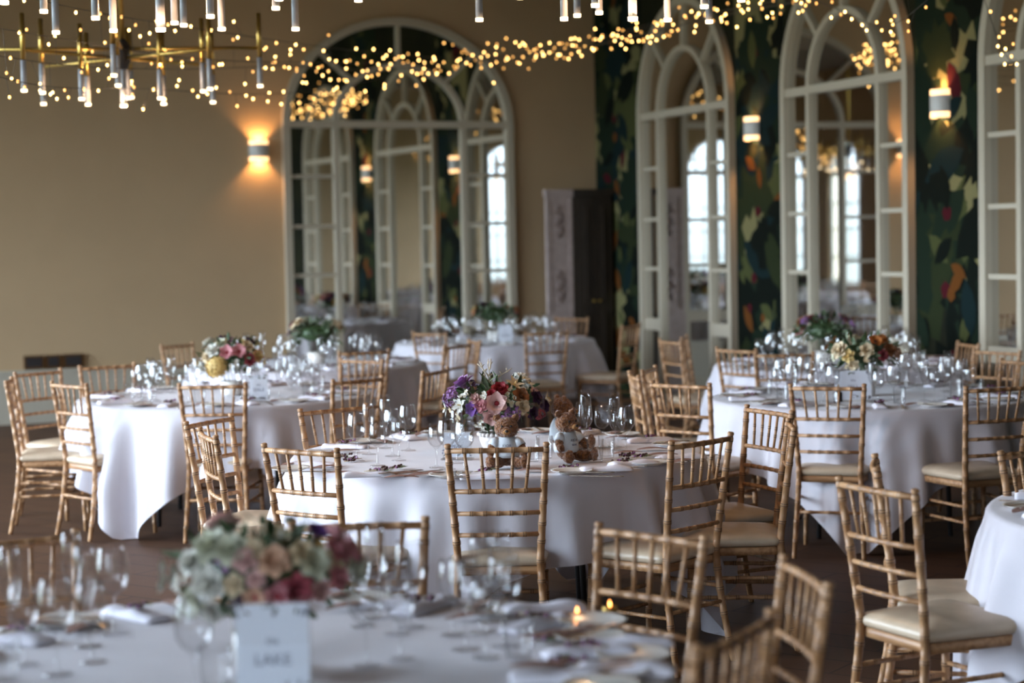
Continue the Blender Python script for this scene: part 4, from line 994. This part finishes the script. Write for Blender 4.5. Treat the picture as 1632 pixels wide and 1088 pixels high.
dup(c1, 'brass chandelier above the top edge at left, only pale tube ends hanging into view', (-1.50, 8.25, 2.97), R(3))
dup(c1, 'brass chandelier above the top edge at centre right, only pale tube ends hanging into view', (.55, 8.2, 2.97), R(14))

# ------------------------------------------------------------------ fairy light strands
bm_ = MB(); bm_.ell((0, 0, 0), (.0072, .0072, .0095), 8, 6); BULBM = bm_.mesh('fairy_bulb', BULB)
BULBS = [BULBM, BULBM]
for es_, c_ in ((8, (1, .50, .13)), (3.5, (1, .45, .10))):
    m_ = mat('dimmer_fairy_bulb', (.8, .6, .3), .5, emit=c_, es=es_); m_.cycles.emission_sampling = 'NONE'; BULBS.append(bm_.mesh('fairy_bulb', m_))
WIRE = mat('thin_dark_wire', (.05, .04, .03), .6)
def strand(ctrl, n, label, seed, jit=.10):
    rn = random.Random(seed); pts = [PD(x, y, d) for x, y, d in ctrl]
    fine = []
    for i in range(len(pts) - 1):                      # Catmull-Rom
        p0, p1, p2, p3 = pts[max(i - 1, 0)], pts[i], pts[i + 1], pts[min(i + 2, len(pts) - 1)]
        for k in range(10):
            t = k / 10; fine.append(.5 * ((2 * p1) + (p2 - p0) * t + (2 * p0 - 5 * p1 + 4 * p2 - p3) * t * t + (3 * p1 - p0 - 3 * p2 + p3) * t ** 3))
    fine.append(pts[-1])
    mid = fine[0].copy(); root = thing('string_lights', label, 'string lights', mid)
    b = MB(); b.tube([p - mid for p in fine], .0022, 5)
    pos = []
    for k in range(n):
        t = (k + rn.uniform(.1, .9)) / n * (len(fine) - 1); i = int(t); p = fine[i].lerp(fine[min(i + 1, len(fine) - 1)], t - i)
        q = p + Vector((rn.gauss(0, .02), rn.gauss(0, .05), rn.gauss(0, jit))); pos.append(q); b.tube([p - mid, q - mid], .0011, 4, cap=False)
    b.obj('wire', WIRE, root)
    for q in pos: link('bulb', rn.choice(BULBS), root, q - mid)
strand([(-60, -30, 9), (130, 15, 10), (330, 48, 12), (560, 80, 15), (720, 92, 17), (880, 78, 17), (1030, 40, 16), (1200, 10, 14), (1380, -25, 12)], 80, 'topmost fairy light strand crossing from upper left to upper right', 1, .05)
strand([(-60, 35, 9), (150, 70, 11), (330, 95, 12), (560, 100, 15), (700, 98, 17), (860, 85, 17), (1000, 62, 16), (1160, 22, 14), (1330, -8, 12)], 80, 'fairy light strand passing just above the chandelier arms', 2, .07)
strand([(-60, 80, 9.5), (120, 105, 11), (300, 110, 12), (480, 105, 15), (640, 112, 17), (800, 90, 17.5), (960, 62, 16.5), (1100, 28, 15), (1300, -12, 12)], 80, 'fairy light strand running through the chandelier tubes', 3, .08)
strand([(-60, 108, 9.5), (80, 138, 10.5), (240, 142, 12), (400, 150, 13.5), (520, 142, 15.5), (640, 118, 17), (790, 98, 17.5), (930, 75, 17), (1080, 40, 15)], 80, 'lowest fairy light strand, below the chandelier tubes and across the wide mirror', 4, .05)
strand([(420, 100, 14), (560, 112, 15.5), (700, 102, 17.5), (830, 90, 17.5), (950, 72, 16.5), (1060, 45, 15.5), (1190, 18, 14), (1290, 0, 13)], 80, 'densest fairy light strand, over the arch of the wide mirror', 5, .06)
strand([(1240, -20, 13), (1330, 12, 12), (1400, 42, 11.5), (1440, 30, 11), (1500, -20, 10.5)], 22, 'short fairy light loop over the middle mirror', 6, .05)
strand([(1560, -30, 12), (1590, 60, 11.5), (1620, 100, 11), (1680, 60, 10.5)], 18, 'short fairy light loop over the mirror at the right edge', 7, .06)

for o in COL.objects:
    if 'label' in o and len(o['label'].replace('-', ' ').split()) > 16: print('LONG', o['label'])
